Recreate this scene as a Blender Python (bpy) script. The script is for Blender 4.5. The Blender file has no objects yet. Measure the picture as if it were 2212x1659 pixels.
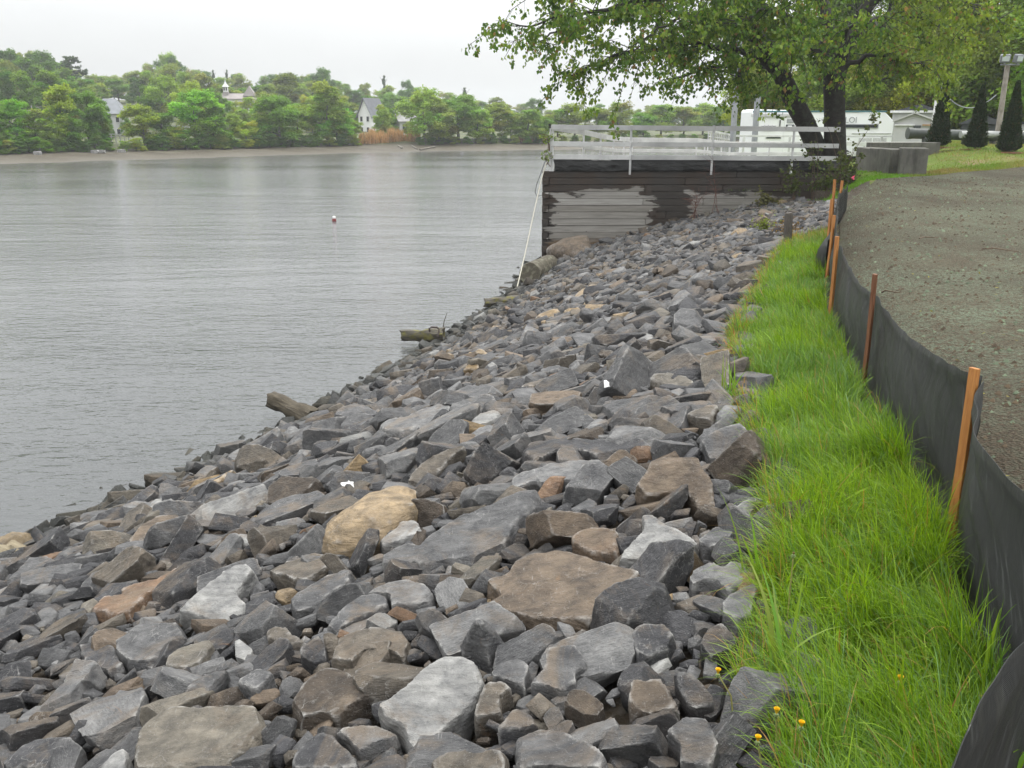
import bpy, bmesh, math, random
import numpy as np
from mathutils import Vector, Matrix, noise

# ---------------------------------------------------------------- camera, sky, sun, exposure
scene = bpy.context.scene
C = scene.collection
cam_data = bpy.data.cameras.new('camera')
cam_data.sensor_width = 36.0
cam_data.lens = 36.0*1950.0/2212.0
cam_data.clip_start = .05
cam_data.clip_end = 3000
camera = bpy.data.objects.new('camera', cam_data)
camera.location = (0, 0, 1.6)
camera.rotation_euler = (math.radians(90-16.3), 0, 0)
C.objects.link(camera)
scene.camera = camera

SUN_ELEV, SUN_AZ = math.radians(66), math.radians(28)      # azimuth measured from +Y towards +X
world = bpy.data.worlds.new('World')
scene.world = world
world.use_nodes = True
wt = world.node_tree
wt.nodes.clear()
def wn(t, **kw):
    n = wt.nodes.new(t)
    for k, v in kw.items(): setattr(n, k, v)
    return n
w_out = wn('ShaderNodeOutputWorld'); w_bg = wn('ShaderNodeBackground')
w_sky = wn('ShaderNodeTexSky', sky_type='NISHITA', sun_disc=False, sun_elevation=SUN_ELEV, sun_rotation=SUN_AZ)
w_sky.air_density = 1.0; w_sky.dust_density = 4.0
w_co = wn('ShaderNodeTexCoord')
w_sep = wn('ShaderNodeSeparateXYZ')
w_map = wn('ShaderNodeMapping'); w_map.inputs['Scale'].default_value = (1.1, 1.1, 3.2)
w_noise = wn('ShaderNodeTexNoise'); w_noise.inputs['Scale'].default_value = 1.6; w_noise.inputs['Detail'].default_value = 5; w_noise.inputs['Roughness'].default_value = .5
w_ramp = wn('ShaderNodeMapRange'); w_ramp.inputs['From Min'].default_value = .34; w_ramp.inputs['From Max'].default_value = .66
w_ramp.inputs['To Min'].default_value = .93; w_ramp.inputs['To Max'].default_value = 1.07
w_up = wn('ShaderNodeMapRange'); w_up.inputs['From Min'].default_value = 0; w_up.inputs['From Max'].default_value = 1
w_up.inputs['To Min'].default_value = 6.4; w_up.inputs['To Max'].default_value = 29
w_dot = wn('ShaderNodeVectorMath', operation='DOT_PRODUCT')
w_dot.inputs[1].default_value = (math.sin(SUN_AZ)*math.cos(SUN_ELEV), math.cos(SUN_AZ)*math.cos(SUN_ELEV), math.sin(SUN_ELEV))
w_glow = wn('ShaderNodeMapRange'); w_glow.inputs['From Min'].default_value = .1; w_glow.inputs['From Max'].default_value = .62
w_glow.inputs['To Min'].default_value = .84; w_glow.inputs['To Max'].default_value = 1.08
w_m1 = wn('ShaderNodeMath', operation='MULTIPLY'); w_m2 = wn('ShaderNodeMath', operation='MULTIPLY')
w_col = wn('ShaderNodeMixRGB', blend_type='MULTIPLY'); w_col.inputs['Fac'].default_value = 1; w_col.inputs['Color1'].default_value = (.985, 1.0, 1.005, 1)
w_mix = wn('ShaderNodeMixRGB'); w_mix.inputs['Fac'].default_value = .93
L = wt.links.new
L(w_co.outputs['Generated'], w_map.inputs['Vector']); L(w_map.outputs[0], w_noise.inputs['Vector'])
L(w_noise.outputs['Fac'], w_ramp.inputs['Value'])
L(w_co.outputs['Generated'], w_sep.inputs[0]); L(w_sep.outputs['Z'], w_up.inputs['Value'])
L(w_co.outputs['Generated'], w_dot.inputs[0]); L(w_dot.outputs['Value'], w_glow.inputs['Value'])
L(w_ramp.outputs[0], w_m1.inputs[0]); L(w_up.outputs[0], w_m1.inputs[1])
L(w_m1.outputs[0], w_m2.inputs[0]); L(w_glow.outputs[0], w_m2.inputs[1])
L(w_m2.outputs[0], w_col.inputs['Color2'])
L(w_sky.outputs[0], w_mix.inputs['Color1']); L(w_col.outputs[0], w_mix.inputs['Color2'])
L(w_mix.outputs[0], w_bg.inputs['Color']); w_bg.inputs['Strength'].default_value = .1
L(w_bg.outputs[0], w_out.inputs['Surface'])

sun_data = bpy.data.lights.new('sun', 'SUN')
sun_data.energy = 1.5
sun_data.angle = math.radians(18)
sun_data.color = (1, .97, .92)
sun = bpy.data.objects.new('sun', sun_data)
sun.rotation_euler = (math.pi/2-SUN_ELEV, 0, math.pi-SUN_AZ)
sun.location = (20, 20, 40)
C.objects.link(sun)
scene.view_settings.view_transform = 'Standard'
scene.view_settings.look = 'None'
scene.view_settings.exposure = 0.28
scene.view_settings.gamma = 1.0
scene.view_settings.use_curve_mapping = False
scene.cycles.max_bounces = 8
scene.cycles.transparent_max_bounces = 8
scene.cycles.volume_bounces = 0
RNG = np.random.default_rng(7)
random.seed(7)

# ---------------------------------------------------------------- helpers
def tag(o, label=None, cat=None, group=None, kind=None):
    if label: o['label'] = label
    if cat: o['category'] = cat
    if group: o['group'] = group
    if kind: o['kind'] = kind
    return o
def thing(name, loc, label, cat, group=None):
    o = bpy.data.objects.new(name, None)
    o.empty_display_size = .2
    o.location = loc
    C.objects.link(o)
    return tag(o, label, cat, group)
def world_loc(o):
    v = Vector((0, 0, 0))
    while o is not None:
        v = v + Vector(o.location); o = o.parent
    return v
def link(name, me, mat=None, parent=None, loc=(0, 0, 0)):
    o = bpy.data.objects.new(name, me)
    C.objects.link(o)
    o.location = loc
    if parent is not None: o.parent = parent
    if mat is not None and not me.materials: me.materials.append(mat)
    return o
def mesh_np(name, V, F, smooth=False):
    """V (n,3), F (m,k) array of one face size."""
    me = bpy.data.meshes.new(name)
    V = np.asarray(V, dtype=np.float32); F = np.asarray(F, dtype=np.int32)
    k = F.shape[1]
    me.vertices.add(len(V)); me.vertices.foreach_set('co', V.ravel())
    me.loops.add(F.size); me.loops.foreach_set('vertex_index', F.ravel())
    me.polygons.add(len(F)); me.polygons.foreach_set('loop_start', np.arange(0, F.size, k, dtype=np.int32))
    if smooth: me.polygons.foreach_set('use_smooth', np.ones(len(F), dtype=bool))
    me.update(calc_edges=True)
    return me
def add_attr(me, name, arr, typ='FLOAT'):
    a = me.attributes.new(name, typ, 'POINT')
    if typ == 'FLOAT': a.data.foreach_set('value', np.asarray(arr, dtype=np.float32))
    else: a.data.foreach_set('color', np.asarray(arr, dtype=np.float32).ravel())
class MB:
    """collects shapes in world coordinates and links them as ONE mesh object"""
    def __init__(s): s.v = []; s.f = []
    def add(s, vs, fs):
        o = len(s.v); s.v += [tuple(v) for v in vs]; s.f += [tuple(i+o for i in f) for f in fs]; return s
    def box(s, c, size, rz=0, m=None):
        hx, hy, hz = size[0]/2, size[1]/2, size[2]/2
        R = m or Matrix.Rotation(rz, 3, 'Z')
        vs = [Vector(c)+R @ Vector((x*hx, y*hy, z*hz)) for z in (-1, 1) for x, y in ((-1, -1), (1, -1), (1, 1), (-1, 1))]
        return s.add(vs, [(3, 2, 1, 0), (4, 5, 6, 7), (0, 1, 5, 4), (1, 2, 6, 5), (2, 3, 7, 6), (3, 0, 4, 7)])
    def beam(s, a, b, w, h, up=(0, 0, 1)):
        a = Vector(a); b = Vector(b); d = (b-a); l = d.length; d.normalize()
        u = Vector(up); side = d.cross(u).normalized(); u = side.cross(d)
        vs = [p+side*(i*w/2)+u*(j*h/2) for p in (a, b) for i, j in ((-1, -1), (1, -1), (1, 1), (-1, 1))]
        return s.add(vs, [(0, 1, 2, 3), (7, 6, 5, 4), (0, 4, 5, 1), (1, 5, 6, 2), (2, 6, 7, 3), (3, 7, 4, 0)])
    def tube(s, pts, rad, n=8, caps=True):
        pts = [Vector(p) for p in pts]
        if not hasattr(rad, '__len__'): rad = [rad]*len(pts)
        rings = []
        ref = Vector((.31, .2, .93))
        for i, p in enumerate(pts):
            d = (pts[min(i+1, len(pts)-1)]-pts[max(i-1, 0)]).normalized()
            a = d.cross(ref)
            if a.length < .05: a = d.cross(Vector((1, 0, 0)))
            a.normalize(); b = d.cross(a)
            rings.append([p+(a*math.cos(t)+b*math.sin(t))*rad[i] for t in [2*math.pi*k/n for k in range(n)]])
        vs = [v for r in rings for v in r]
        fs = [(i*n+k, i*n+(k+1) % n, (i+1)*n+(k+1) % n, (i+1)*n+k) for i in range(len(pts)-1) for k in range(n)]
        if caps: fs += [tuple(range(n-1, -1, -1)), tuple((len(pts)-1)*n+k for k in range(n))]
        return s.add(vs, fs)
    def prism(s, poly, z0, z1):
        n = len(poly)
        vs = [(x, y, z0) for x, y in poly]+[(x, y, z1) for x, y in poly]
        return s.add(vs, [tuple(range(n-1, -1, -1)), tuple(range(n, 2*n))]+[(i, (i+1) % n, n+(i+1) % n, n+i) for i in range(n)])
    def build(s, name, mat, parent=None, bevel=0, smooth=False, loc=None, seg=1):
        base = world_loc(parent) if parent is not None else Vector(loc if loc is not None else (0, 0, 0))
        me = bpy.data.meshes.new(name)
        me.from_pydata([tuple(Vector(v)-base) for v in s.v], [], s.f)
        bm = bmesh.new(); bm.from_mesh(me)
        bmesh.ops.recalc_face_normals(bm, faces=bm.faces)
        if bevel: bmesh.ops.bevel(bm, geom=bm.edges[:], offset=bevel, segments=seg, affect='EDGES', profile=.5)
        bm.to_mesh(me); bm.free()
        if smooth:
            me.polygons.foreach_set('use_smooth', np.ones(len(me.polygons), dtype=bool))
            me.set_sharp_from_angle(angle=math.radians(38))
        o = link(name, me, mat, parent, (0, 0, 0) if parent is not None else base)
        return o

# ---- materials
class NT:
    def __init__(s, name):
        s.m = bpy.data.materials.new(name); s.m.use_nodes = True
        s.t = s.m.node_tree; s.t.nodes.clear()
        s.out = s.n('ShaderNodeOutputMaterial')
    def n(s, t, **kw):
        x = s.t.nodes.new(t)
        for k, v in kw.items():
            if k.startswith('_'): x.inputs[k[1:].replace('_', ' ')].default_value = v
            else: setattr(x, k, v)
        return x
    def l(s, a, b): s.t.links.new(a, b)
    def noise(s, vec, scale, detail=4, rough=.55, dist=0):
        x = s.n('ShaderNodeTexNoise', _Scale=scale, _Detail=detail, _Roughness=rough, _Distortion=dist)
        if vec is not None: s.l(vec, x.inputs['Vector'])
        return x.outputs['Fac']
    def rng(s, v, a, b, c=0., d=1.):
        x = s.n('ShaderNodeMapRange'); x.inputs['From Min'].default_value = a; x.inputs['From Max'].default_value = b
        x.inputs['To Min'].default_value = c; x.inputs['To Max'].default_value = d
        s.l(v, x.inputs['Value']); return x.outputs[0]
    def math(s, op, a, b=None):
        x = s.n('ShaderNodeMath', operation=op)
        for i, v in enumerate((a, b)):
            if v is None: continue
            if isinstance(v, (int, float)): x.inputs[i].default_value = v
            else: s.l(v, x.inputs[i])
        return x.outputs[0]
    def mix(s, f, a, b, blend='MIX'):
        x = s.n('ShaderNodeMixRGB', blend_type=blend)
        for i, v in (('Fac', f), ('Color1', a), ('Color2', b)):
            if isinstance(v, (int, float)): x.inputs[i].default_value = v
            elif isinstance(v, tuple): x.inputs[i].default_value = v if len(v) == 4 else (*v, 1)
            else: s.l(v, x.inputs[i])
        return x.outputs[0]
    def mapping(s, vec, scale=(1, 1, 1), rot=(0, 0, 0)):
        x = s.n('ShaderNodeMapping'); x.inputs['Scale'].default_value = scale; x.inputs['Rotation'].default_value = rot
        s.l(vec, x.inputs['Vector']); return x.outputs[0]
    def pos(s): return s.n('ShaderNodeNewGeometry').outputs['Position']
    def obj(s): return s.n('ShaderNodeTexCoord').outputs['Object']
    def bump(s, h, strength=.4, dist=.02, normal=None):
        x = s.n('ShaderNodeBump', _Strength=strength, _Distance=dist); s.l(h, x.inputs['Height'])
        if normal is not None: s.l(normal, x.inputs['Normal'])
        return x.outputs[0]
    def bsdf(s, col, rough=.7, normal=None, spec=.5, **kw):
        b = s.n('ShaderNodeBsdfPrincipled')
        for k, v in (('Base Color', col), ('Roughness', rough)):
            if isinstance(v, (int, float)): b.inputs[k].default_value = v
            elif isinstance(v, tuple): b.inputs[k].default_value = v if len(v) == 4 else (*v, 1)
            else: s.l(v, b.inputs[k])
        b.inputs['Specular IOR Level'].default_value = spec
        for k, v in kw.items(): b.inputs[k.replace('_', ' ')].default_value = v
        if normal is not None: s.l(normal, b.inputs['Normal'])
        return b.outputs[0]
    def done(s, shader):
        s.l(shader, s.out.inputs['Surface']); return s.m
def simple_mat(name, col, rough=.6, var=.15, scale=8, bump=.1, metallic=0., dirt=None, spec=.4):
    t = NT(name); p = t.pos()
    f = t.noise(p, scale, 5)
    lo = tuple(c*(1-var) for c in col); hi = tuple(min(c*(1+var), .95) for c in col)
    c = t.mix(t.rng(f, .3, .7), lo, hi)
    if dirt: c = t.mix(t.rng(t.noise(p, scale*.35, 6, .65), .5, .75, 0, .6), c, dirt)
    return t.done(t.bsdf(c, rough, t.bump(t.noise(p, scale*6, 4), bump, .01), spec, Metallic=metallic))
PITCH = math.radians(16.3); FV = 1950.0; EYE = 1.6; WATER = -2.55
def _ip(y, tab):
    return np.interp(y, [t[0] for t in tab], [t[1] for t in tab])
CREST = [(-12,.4),(1,.6),(2.2,.79),(2.67,.86),(3.03,.95),(3.66,1.22),(4.06,1.3),(5.3,1.46),(7.5,1.9),(9,2.35),(12,3.4),(15.7,4.75),(18,5.6),(22,7.0),(27.5,9.0),(29,9.4)]
CRESTZ = [(-12,-.15),(2,-.2),(5,-.25),(7.5,-.3),(9,-.35),(15.7,-.5),(22,-.6),(27.5,-.72)]
WEDGE = [(-12,-18),(0,-9.8),(4,-7.4),(8.1,-5.0),(11.9,-3.1),(16,-1.7),(19.7,-.6),(23.8,.35),(27.9,.95)]
FENCE = [(1.1,.55),(1.4,.85),(1.72,1.13),(2.1,1.47),(2.46,1.62),(2.8,1.67),(3.17,1.75),(3.68,1.98),(6.06,2.47),(8.5,3.08),(11,3.9),(12.6,4.5),(15,5.4),(17,6.1),(19,6.9),(24,8.8)]
def crest_x(y): return _ip(y, CREST)
def crest_z(y): return _ip(y, CRESTZ)
def wedge_x(y): return _ip(y, WEDGE)
def fence_x(y): return _ip(y, FENCE)
def sstep(a, b, x):
    t = np.clip((x-a)/(b-a), 0, 1); return t*t*(3-2*t)
def lawn_rise(x, y): return sstep(.40*y, .40*y+2.5, x)
def back_z(x, y):
    # ground beyond the wharf face
    B = lawn_rise(x, y); A = np.maximum(1-sstep(29, 37, y), B)
    return -.45+.45*sstep(0, 8, x-shore_x(y))*A+.65*sstep(24+.2*x, 36, y)*B
def land_z(x, y):
    # near shore height (y below the wharf face)
    xc = crest_x(y); zc = crest_z(y); xw = wedge_x(y)
    t = (xc-x)/np.maximum(xc-xw, .3)
    bank = zc + (WATER-zc)*np.where(t<1, np.clip(t,0,1)**(1.15+.3*sstep(19, 27, y)), 1+(t-1)*1.1)
    d = x-xc
    w = np.maximum(fence_x(y)-xc, .5)
    land = zc + (0.0-zc)*sstep(0, 1, d/(w+1.2)) + .65*sstep(24+.2*x, 36, y)*lawn_rise(x, y)
    return np.maximum(np.where(t>0, bank, land), -4.5)
HEROES = [
dict(c='pale',t=0.2,kind='slab',key='smooth pale slab',label='large smooth pale grey slab with a dusty top and broken right side',n=[-0.119, -0.284, 0.951],p=[[-0.231,2.859,-0.244],[-0.176,2.842,-0.242],[-0.127,2.81,-0.246],[-0.099,2.738,-0.264],[-0.127,2.658,-0.291],[-0.165,2.606,-0.311],[-0.226,2.552,-0.335],[-0.252,2.496,-0.355],[-0.303,2.471,-0.369],[-0.34,2.506,-0.363],[-0.367,2.574,-0.346],[-0.432,2.615,-0.342],[-0.468,2.666,-0.332],[-0.426,2.695,-0.317],[-0.346,2.77,-0.285],[-0.272,2.835,-0.256]]),
dict(c='brown',t=0.2,kind='slab',key='soil dusted slab',label='widest flat brown slab with loose soil scattered over its top',n=[-0.205, 0.032, 0.978],p=[[-0.127,3.656,-0.382],[-0.021,3.7,-0.361],[0.027,3.867,-0.356],[0.249,3.834,-0.309],[0.414,3.635,-0.268],[0.551,3.446,-0.233],[0.498,3.372,-0.242],[0.393,3.186,-0.258],[0.312,3.123,-0.273],[0.194,3.178,-0.299],[0.071,3.235,-0.327],[-0.056,3.363,-0.357],[-0.167,3.336,-0.38],[-0.12,3.426,-0.373],[-0.065,3.491,-0.363]]),
dict(c='grey',t=0.3,kind='slab',key='long sloping grey boulder',label='biggest long grey boulder with a dark undercut front beside the tan boulder',n=[-0.219, -0.014, 0.976],p=[[-0.71,4.261,-0.577],[-0.632,4.377,-0.557],[-0.48,4.293,-0.525],[-0.443,4.396,-0.515],[-0.221,4.584,-0.462],[-0.059,4.66,-0.425],[0.133,4.725,-0.381],[0.196,4.631,-0.368],[0.03,4.317,-0.409],[-0.03,4.11,-0.426],[-0.13,3.982,-0.45],[-0.22,4.036,-0.47],[-0.383,4.059,-0.506],[-0.455,4.028,-0.523],[-0.495,4.138,-0.53],[-0.563,4.074,-0.546]]),
dict(c='tan',t=0.3,kind='round',key='tan boulder',label='rounded tan boulder, smooth and warmer than all the slate around it',n=[-0.206, -0.089, 0.975],p=[[-1.121,4.71,-0.722],[-1.133,4.896,-0.708],[-1.007,5.041,-0.668],[-0.888,5.217,-0.627],[-0.667,5.243,-0.578],[-0.586,5.17,-0.567],[-0.533,4.908,-0.58],[-0.572,4.853,-0.593],[-0.646,4.746,-0.618],[-0.729,4.6,-0.649],[-0.833,4.622,-0.669],[-0.932,4.611,-0.691],[-1.016,4.61,-0.709]]),
dict(c='palegrey',t=0.26,kind='slab',key='undercut slab',label='long pale grey slab with a deep dark hollow beneath its front',n=[-0.226, -0.022, 0.974],p=[[-0.007,5.023,-0.448],[0.055,5.101,-0.432],[0.304,5.077,-0.375],[0.544,4.998,-0.321],[0.59,4.938,-0.311],[0.559,4.801,-0.322],[0.486,4.735,-0.34],[0.388,4.767,-0.362],[0.156,4.849,-0.414],[0.14,4.921,-0.416],[-0.024,4.839,-0.456]]),
dict(c='brown',t=0.2,kind='slab',key='cracked brown slab',label='broad brown grey slab with rusty cracks, leaning behind the undercut slab',n=[-0.229, -0.494, 0.839],p=[[0.634,4.366,-0.23],[0.727,4.501,-0.125],[0.829,4.507,-0.094],[0.983,4.455,-0.083],[0.993,4.376,-0.127],[1.022,4.326,-0.148],[1.016,4.207,-0.22],[1.03,4.118,-0.269],[0.935,4.158,-0.271],[0.887,4.274,-0.216],[0.739,4.289,-0.247],[0.68,4.297,-0.259]]),
dict(c='dark',t=0.2,kind='slab',key='layered slab',label='very long dark layered slab with grit on its top',n=[-0.23, -0.02, 0.973],p=[[0.05,5.59,-0.459],[0.101,5.722,-0.445],[0.443,5.509,-0.368],[0.62,5.385,-0.329],[0.896,5.188,-0.268],[0.896,5.077,-0.27],[0.768,5.105,-0.3],[0.724,5.037,-0.312],[0.621,5.05,-0.336],[0.508,5.164,-0.36],[0.409,5.297,-0.381],[0.266,5.407,-0.412],[0.131,5.288,-0.447],[0.069,5.474,-0.457]]),
dict(c='grey',t=0.36,kind='slab',key='grass edge boulder',label='big mottled grey boulder half buried in the edge of the grass',n=[-0.234, -0.362, 0.902],p=[[1.086,4.909,-0.154],[1.222,4.959,-0.099],[1.341,4.966,-0.065],[1.368,4.86,-0.101],[1.352,4.749,-0.149],[1.273,4.684,-0.196],[1.201,4.686,-0.214],[1.121,4.69,-0.233],[1.082,4.793,-0.202]]),
dict(c='pale',t=0.24,kind='slab',key='speckled wedge',label='pale speckled wedge with a pointed top and dark right flank',n=[-0.213, -0.214, 0.953],p=[[0.611,3.929,-0.183],[0.659,3.924,-0.173],[0.712,3.819,-0.185],[0.833,3.665,-0.192],[0.775,3.633,-0.213],[0.67,3.538,-0.257],[0.607,3.548,-0.269],[0.459,3.66,-0.277],[0.541,3.746,-0.239],[0.612,3.829,-0.205]]),
dict(c='pale',t=0.12,kind='slab',key='',label='small pale blue grey wedge propped against the tan boulder',n=[-0.226, -0.007, 0.974],p=[[-0.74,4.536,-0.618],[-0.665,4.63,-0.6],[-0.627,4.736,-0.591],[-0.555,4.701,-0.574],[-0.49,4.545,-0.56],[-0.557,4.486,-0.576],[-0.626,4.447,-0.592],[-0.71,4.468,-0.612]]),
dict(c='grey',t=0.3,kind='peak',key='veined pyramid',label='grey pyramid shaped rock with a white vein down its face',n=[-0.111, -0.423, 0.899],p=[[-0.099,3.152,-0.258],[-0.212,3.074,-0.308],[-0.204,3.02,-0.332],[-0.078,2.936,-0.357],[-0.0,3.015,-0.31]]),
dict(c='browngrey',t=0.34,kind='slab',key='soil topped block',label='dark blocky rock with brown soil caked over its top',n=[-0.204, 0.043, 0.978],p=[[-0.751,3.389,-0.504],[-0.658,3.405,-0.485],[-0.43,3.359,-0.435],[-0.42,3.269,-0.429],[-0.426,3.111,-0.424],[-0.485,3.153,-0.438],[-0.604,3.229,-0.466],[-0.637,3.139,-0.469],[-0.745,3.198,-0.494]]),
dict(c='browndark',t=0.34,kind='slab',key='brown shouldered block',label='chunky dark brown rock with a rounded shoulder',n=[-0.198, 0.014, 0.98],p=[[-0.83,2.859,-0.472],[-0.822,2.967,-0.472],[-0.733,3.088,-0.455],[-0.658,3.065,-0.44],[-0.584,2.973,-0.424],[-0.515,2.849,-0.408],[-0.576,2.796,-0.419],[-0.627,2.75,-0.429],[-0.691,2.776,-0.442],[-0.775,2.765,-0.459]]),
dict(c='tangrey',t=0.3,kind='slab',key='mottled slab',label='large mottled grey slab with tan blotches at the bottom of the view',n=[-0.195, 0.02, 0.981],p=[[-1.402,2.867,-0.593],[-1.387,2.943,-0.592],[-1.356,3.0,-0.587],[-1.234,2.984,-0.562],[-1.113,2.95,-0.538],[-0.985,2.942,-0.512],[-0.913,2.866,-0.496],[-0.891,2.764,-0.49],[-0.919,2.673,-0.493],[-0.984,2.611,-0.505],[-1.024,2.576,-0.512],[-1.319,2.641,-0.572]]),
dict(c='grey',t=0.28,kind='slab',key='flat topped block',label='thick grey block with a flat scratched top and dark sides',n=[-0.189, -0.012, 0.982],p=[[-1.955,3.887,-0.846],[-1.853,4.042,-0.824],[-1.661,3.995,-0.788],[-1.565,3.872,-0.771],[-1.577,3.824,-0.774],[-1.63,3.753,-0.785],[-1.635,3.669,-0.787],[-1.701,3.607,-0.8],[-1.802,3.682,-0.819],[-1.88,3.765,-0.833]]),
dict(c='dark',t=0.22,kind='slab',key='',label='dark squarish rock tucked against the flat topped block',n=[-0.21, 0.031, 0.977],p=[[-2.181,3.976,-0.927],[-2.148,4.021,-0.921],[-2.011,3.971,-0.89],[-1.88,3.776,-0.856],[-1.822,3.692,-0.841],[-1.865,3.644,-0.849],[-1.997,3.713,-0.879],[-2.075,3.817,-0.899]]),
dict(c='rust',t=0.12,kind='slab',key='rust flagstone',label='long flagstone, rusty orange at one end and slate grey at the other',n=[-0.203, -0.017, 0.979],p=[[-2.367,4.492,-1.028],[-2.36,4.649,-1.024],[-2.224,4.617,-0.997],[-2.288,4.706,-1.009],[-2.217,4.748,-0.993],[-2.064,4.743,-0.962],[-2.012,4.793,-0.95],[-1.881,4.906,-0.921],[-1.828,4.777,-0.912],[-1.965,4.689,-0.942],[-2.022,4.61,-0.955],[-2.062,4.495,-0.965],[-2.087,4.351,-0.973],[-2.13,4.336,-0.982],[-2.25,4.421,-1.006]]),
dict(c='pale',t=0.26,kind='slab',key='glittering ridge rock',label='jagged pale ridge of rock glittering with white crystal',n=[-0.039, -0.344, 0.938],p=[[-1.722,4.103,-0.792],[-1.609,4.235,-0.739],[-1.551,4.309,-0.709],[-1.498,4.404,-0.672],[-1.401,4.4,-0.67],[-1.375,4.359,-0.684],[-1.423,4.18,-0.751],[-1.318,4.067,-0.788],[-1.449,3.994,-0.821],[-1.575,4.043,-0.808]]),
dict(c='browngrey',t=0.2,kind='slab',key='',label='brown grey slab with a raised lip below the tan boulder',n=[-0.222, 0.002, 0.975],p=[[-1.347,4.477,-0.753],[-1.19,4.529,-0.718],[-1.093,4.559,-0.696],[-0.95,4.402,-0.663],[-0.992,4.254,-0.672],[-1.069,4.19,-0.689],[-1.157,4.245,-0.709],[-1.32,4.409,-0.747]]),
dict(c='grey',t=0.14,kind='slab',key='',label='narrow grey blade of slate leaning up the bank',n=[-0.215, 0.011, 0.976],p=[[-1.109,3.941,-0.657],[-0.986,4.086,-0.631],[-0.837,4.183,-0.6],[-0.81,4.139,-0.593],[-0.807,4.012,-0.591],[-0.881,3.938,-0.607],[-0.938,3.859,-0.618],[-0.998,3.841,-0.632],[-1.07,3.841,-0.647]]),
dict(c='grey',t=0.2,kind='slab',key='',label='smooth blue grey slab with a sharp dark front edge',n=[-0.198, 0.005, 0.98],p=[[-0.83,3.55,-0.559],[-0.765,3.707,-0.546],[-0.731,3.79,-0.54],[-0.587,3.766,-0.511],[-0.567,3.664,-0.506],[-0.612,3.601,-0.515],[-0.707,3.571,-0.534],[-0.766,3.492,-0.545]]),
dict(c='palegrey',t=0.16,kind='slab',key='',label='low pale grey slab lying in front of the long sloping boulder',n=[-0.212, 0.007, 0.977],p=[[-0.731,3.832,-0.548],[-0.594,3.864,-0.518],[-0.516,3.869,-0.501],[-0.419,3.822,-0.48],[-0.369,3.732,-0.468],[-0.382,3.641,-0.47],[-0.441,3.624,-0.483],[-0.551,3.646,-0.507],[-0.58,3.759,-0.514]]),
dict(c='grey',t=0.3,kind='slab',key='dandelion rock',label='big smooth grey rock next to the dandelions',n=[-0.196, -0.351, 0.916],p=[[0.457,2.293,-0.144],[0.515,2.328,-0.118],[0.582,2.311,-0.11],[0.598,2.258,-0.127],[0.606,2.23,-0.136],[0.571,2.16,-0.17],[0.482,2.175,-0.183],[0.488,2.243,-0.156]]),
dict(c='grey',t=0.25,kind='slab',key='bottom slab',label='flat grey slab cut off by the bottom edge of the view',n=[-0.187, -0.016, 0.982],p=[[0.0,2.414,-0.258],[0.038,2.44,-0.25],[0.122,2.435,-0.235],[0.19,2.379,-0.222],[0.28,2.293,-0.207],[0.279,2.197,-0.208],[0.006,2.259,-0.259]]),
dict(c='browndark',t=0.3,kind='slab',key='twin horned rock',label='dark rock with two horned corners on top',n=[-0.186, -0.133, 0.973],p=[[0.371,2.513,-0.199],[0.402,2.613,-0.179],[0.437,2.584,-0.176],[0.488,2.6,-0.164],[0.511,2.527,-0.17],[0.529,2.439,-0.178],[0.474,2.445,-0.188],[0.426,2.431,-0.199],[0.373,2.455,-0.206]]),
dict(c='dark',t=0.2,kind='slab',key='',label='rough dark rock leaning beside the twin horned rock',n=[-0.202, -0.521, 0.829],p=[[0.522,2.551,-0.12],[0.555,2.553,-0.11],[0.603,2.523,-0.118],[0.639,2.459,-0.149],[0.635,2.44,-0.162],[0.592,2.427,-0.18],[0.558,2.445,-0.177],[0.53,2.508,-0.145]]),
dict(c='dark',t=0.26,kind='slab',key='many sided rock',label='many sided dark grey rock with faint white veins',n=[-0.192, -0.126, 0.973],p=[[0.416,2.835,-0.202],[0.443,2.933,-0.183],[0.488,2.946,-0.173],[0.561,2.926,-0.161],[0.585,2.846,-0.167],[0.549,2.785,-0.182],[0.483,2.756,-0.198],[0.433,2.768,-0.207]]),
dict(c='dark',t=0.24,kind='slab',key='',label='black angular rock set between the many sided rock and the grass',n=[-0.209, -0.338, 0.918],p=[[0.654,2.771,-0.149],[0.688,2.817,-0.125],[0.744,2.84,-0.103],[0.776,2.773,-0.121],[0.775,2.743,-0.132],[0.735,2.718,-0.151],[0.683,2.707,-0.167]]),
dict(c='palegrey',t=0.22,kind='slab',key='curved wedge',label='blue grey wedge with a curved white edge and rusty corner',n=[-0.174, -0.094, 0.98],p=[[0.789,3.054,-0.149],[0.836,3.089,-0.137],[0.906,3.128,-0.121],[0.973,3.145,-0.108],[0.937,3.091,-0.119],[0.906,3.013,-0.132],[0.875,2.931,-0.146],[0.821,2.927,-0.156],[0.779,2.983,-0.158]]),
dict(c='palegrey',t=0.2,kind='slab',key='',label='fan shaped pale rock with radiating scratches',n=[-0.18, 0.014, 0.983],p=[[0.708,3.307,-0.186],[0.767,3.391,-0.176],[0.832,3.414,-0.165],[0.86,3.344,-0.159],[0.921,3.402,-0.148],[0.957,3.349,-0.141],[0.952,3.259,-0.14],[0.893,3.181,-0.15],[0.837,3.14,-0.16],[0.823,3.23,-0.164],[0.784,3.268,-0.171],[0.724,3.264,-0.182]]),
dict(c='grey',t=0.2,kind='slab',key='',label='grey slab tilted behind the speckled wedge',n=[-0.191, 0.004, 0.982],p=[[0.834,3.694,-0.203],[0.934,3.792,-0.184],[1.032,3.752,-0.165],[0.994,3.675,-0.172],[0.931,3.626,-0.184],[0.874,3.604,-0.195],[0.833,3.62,-0.203]]),
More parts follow.
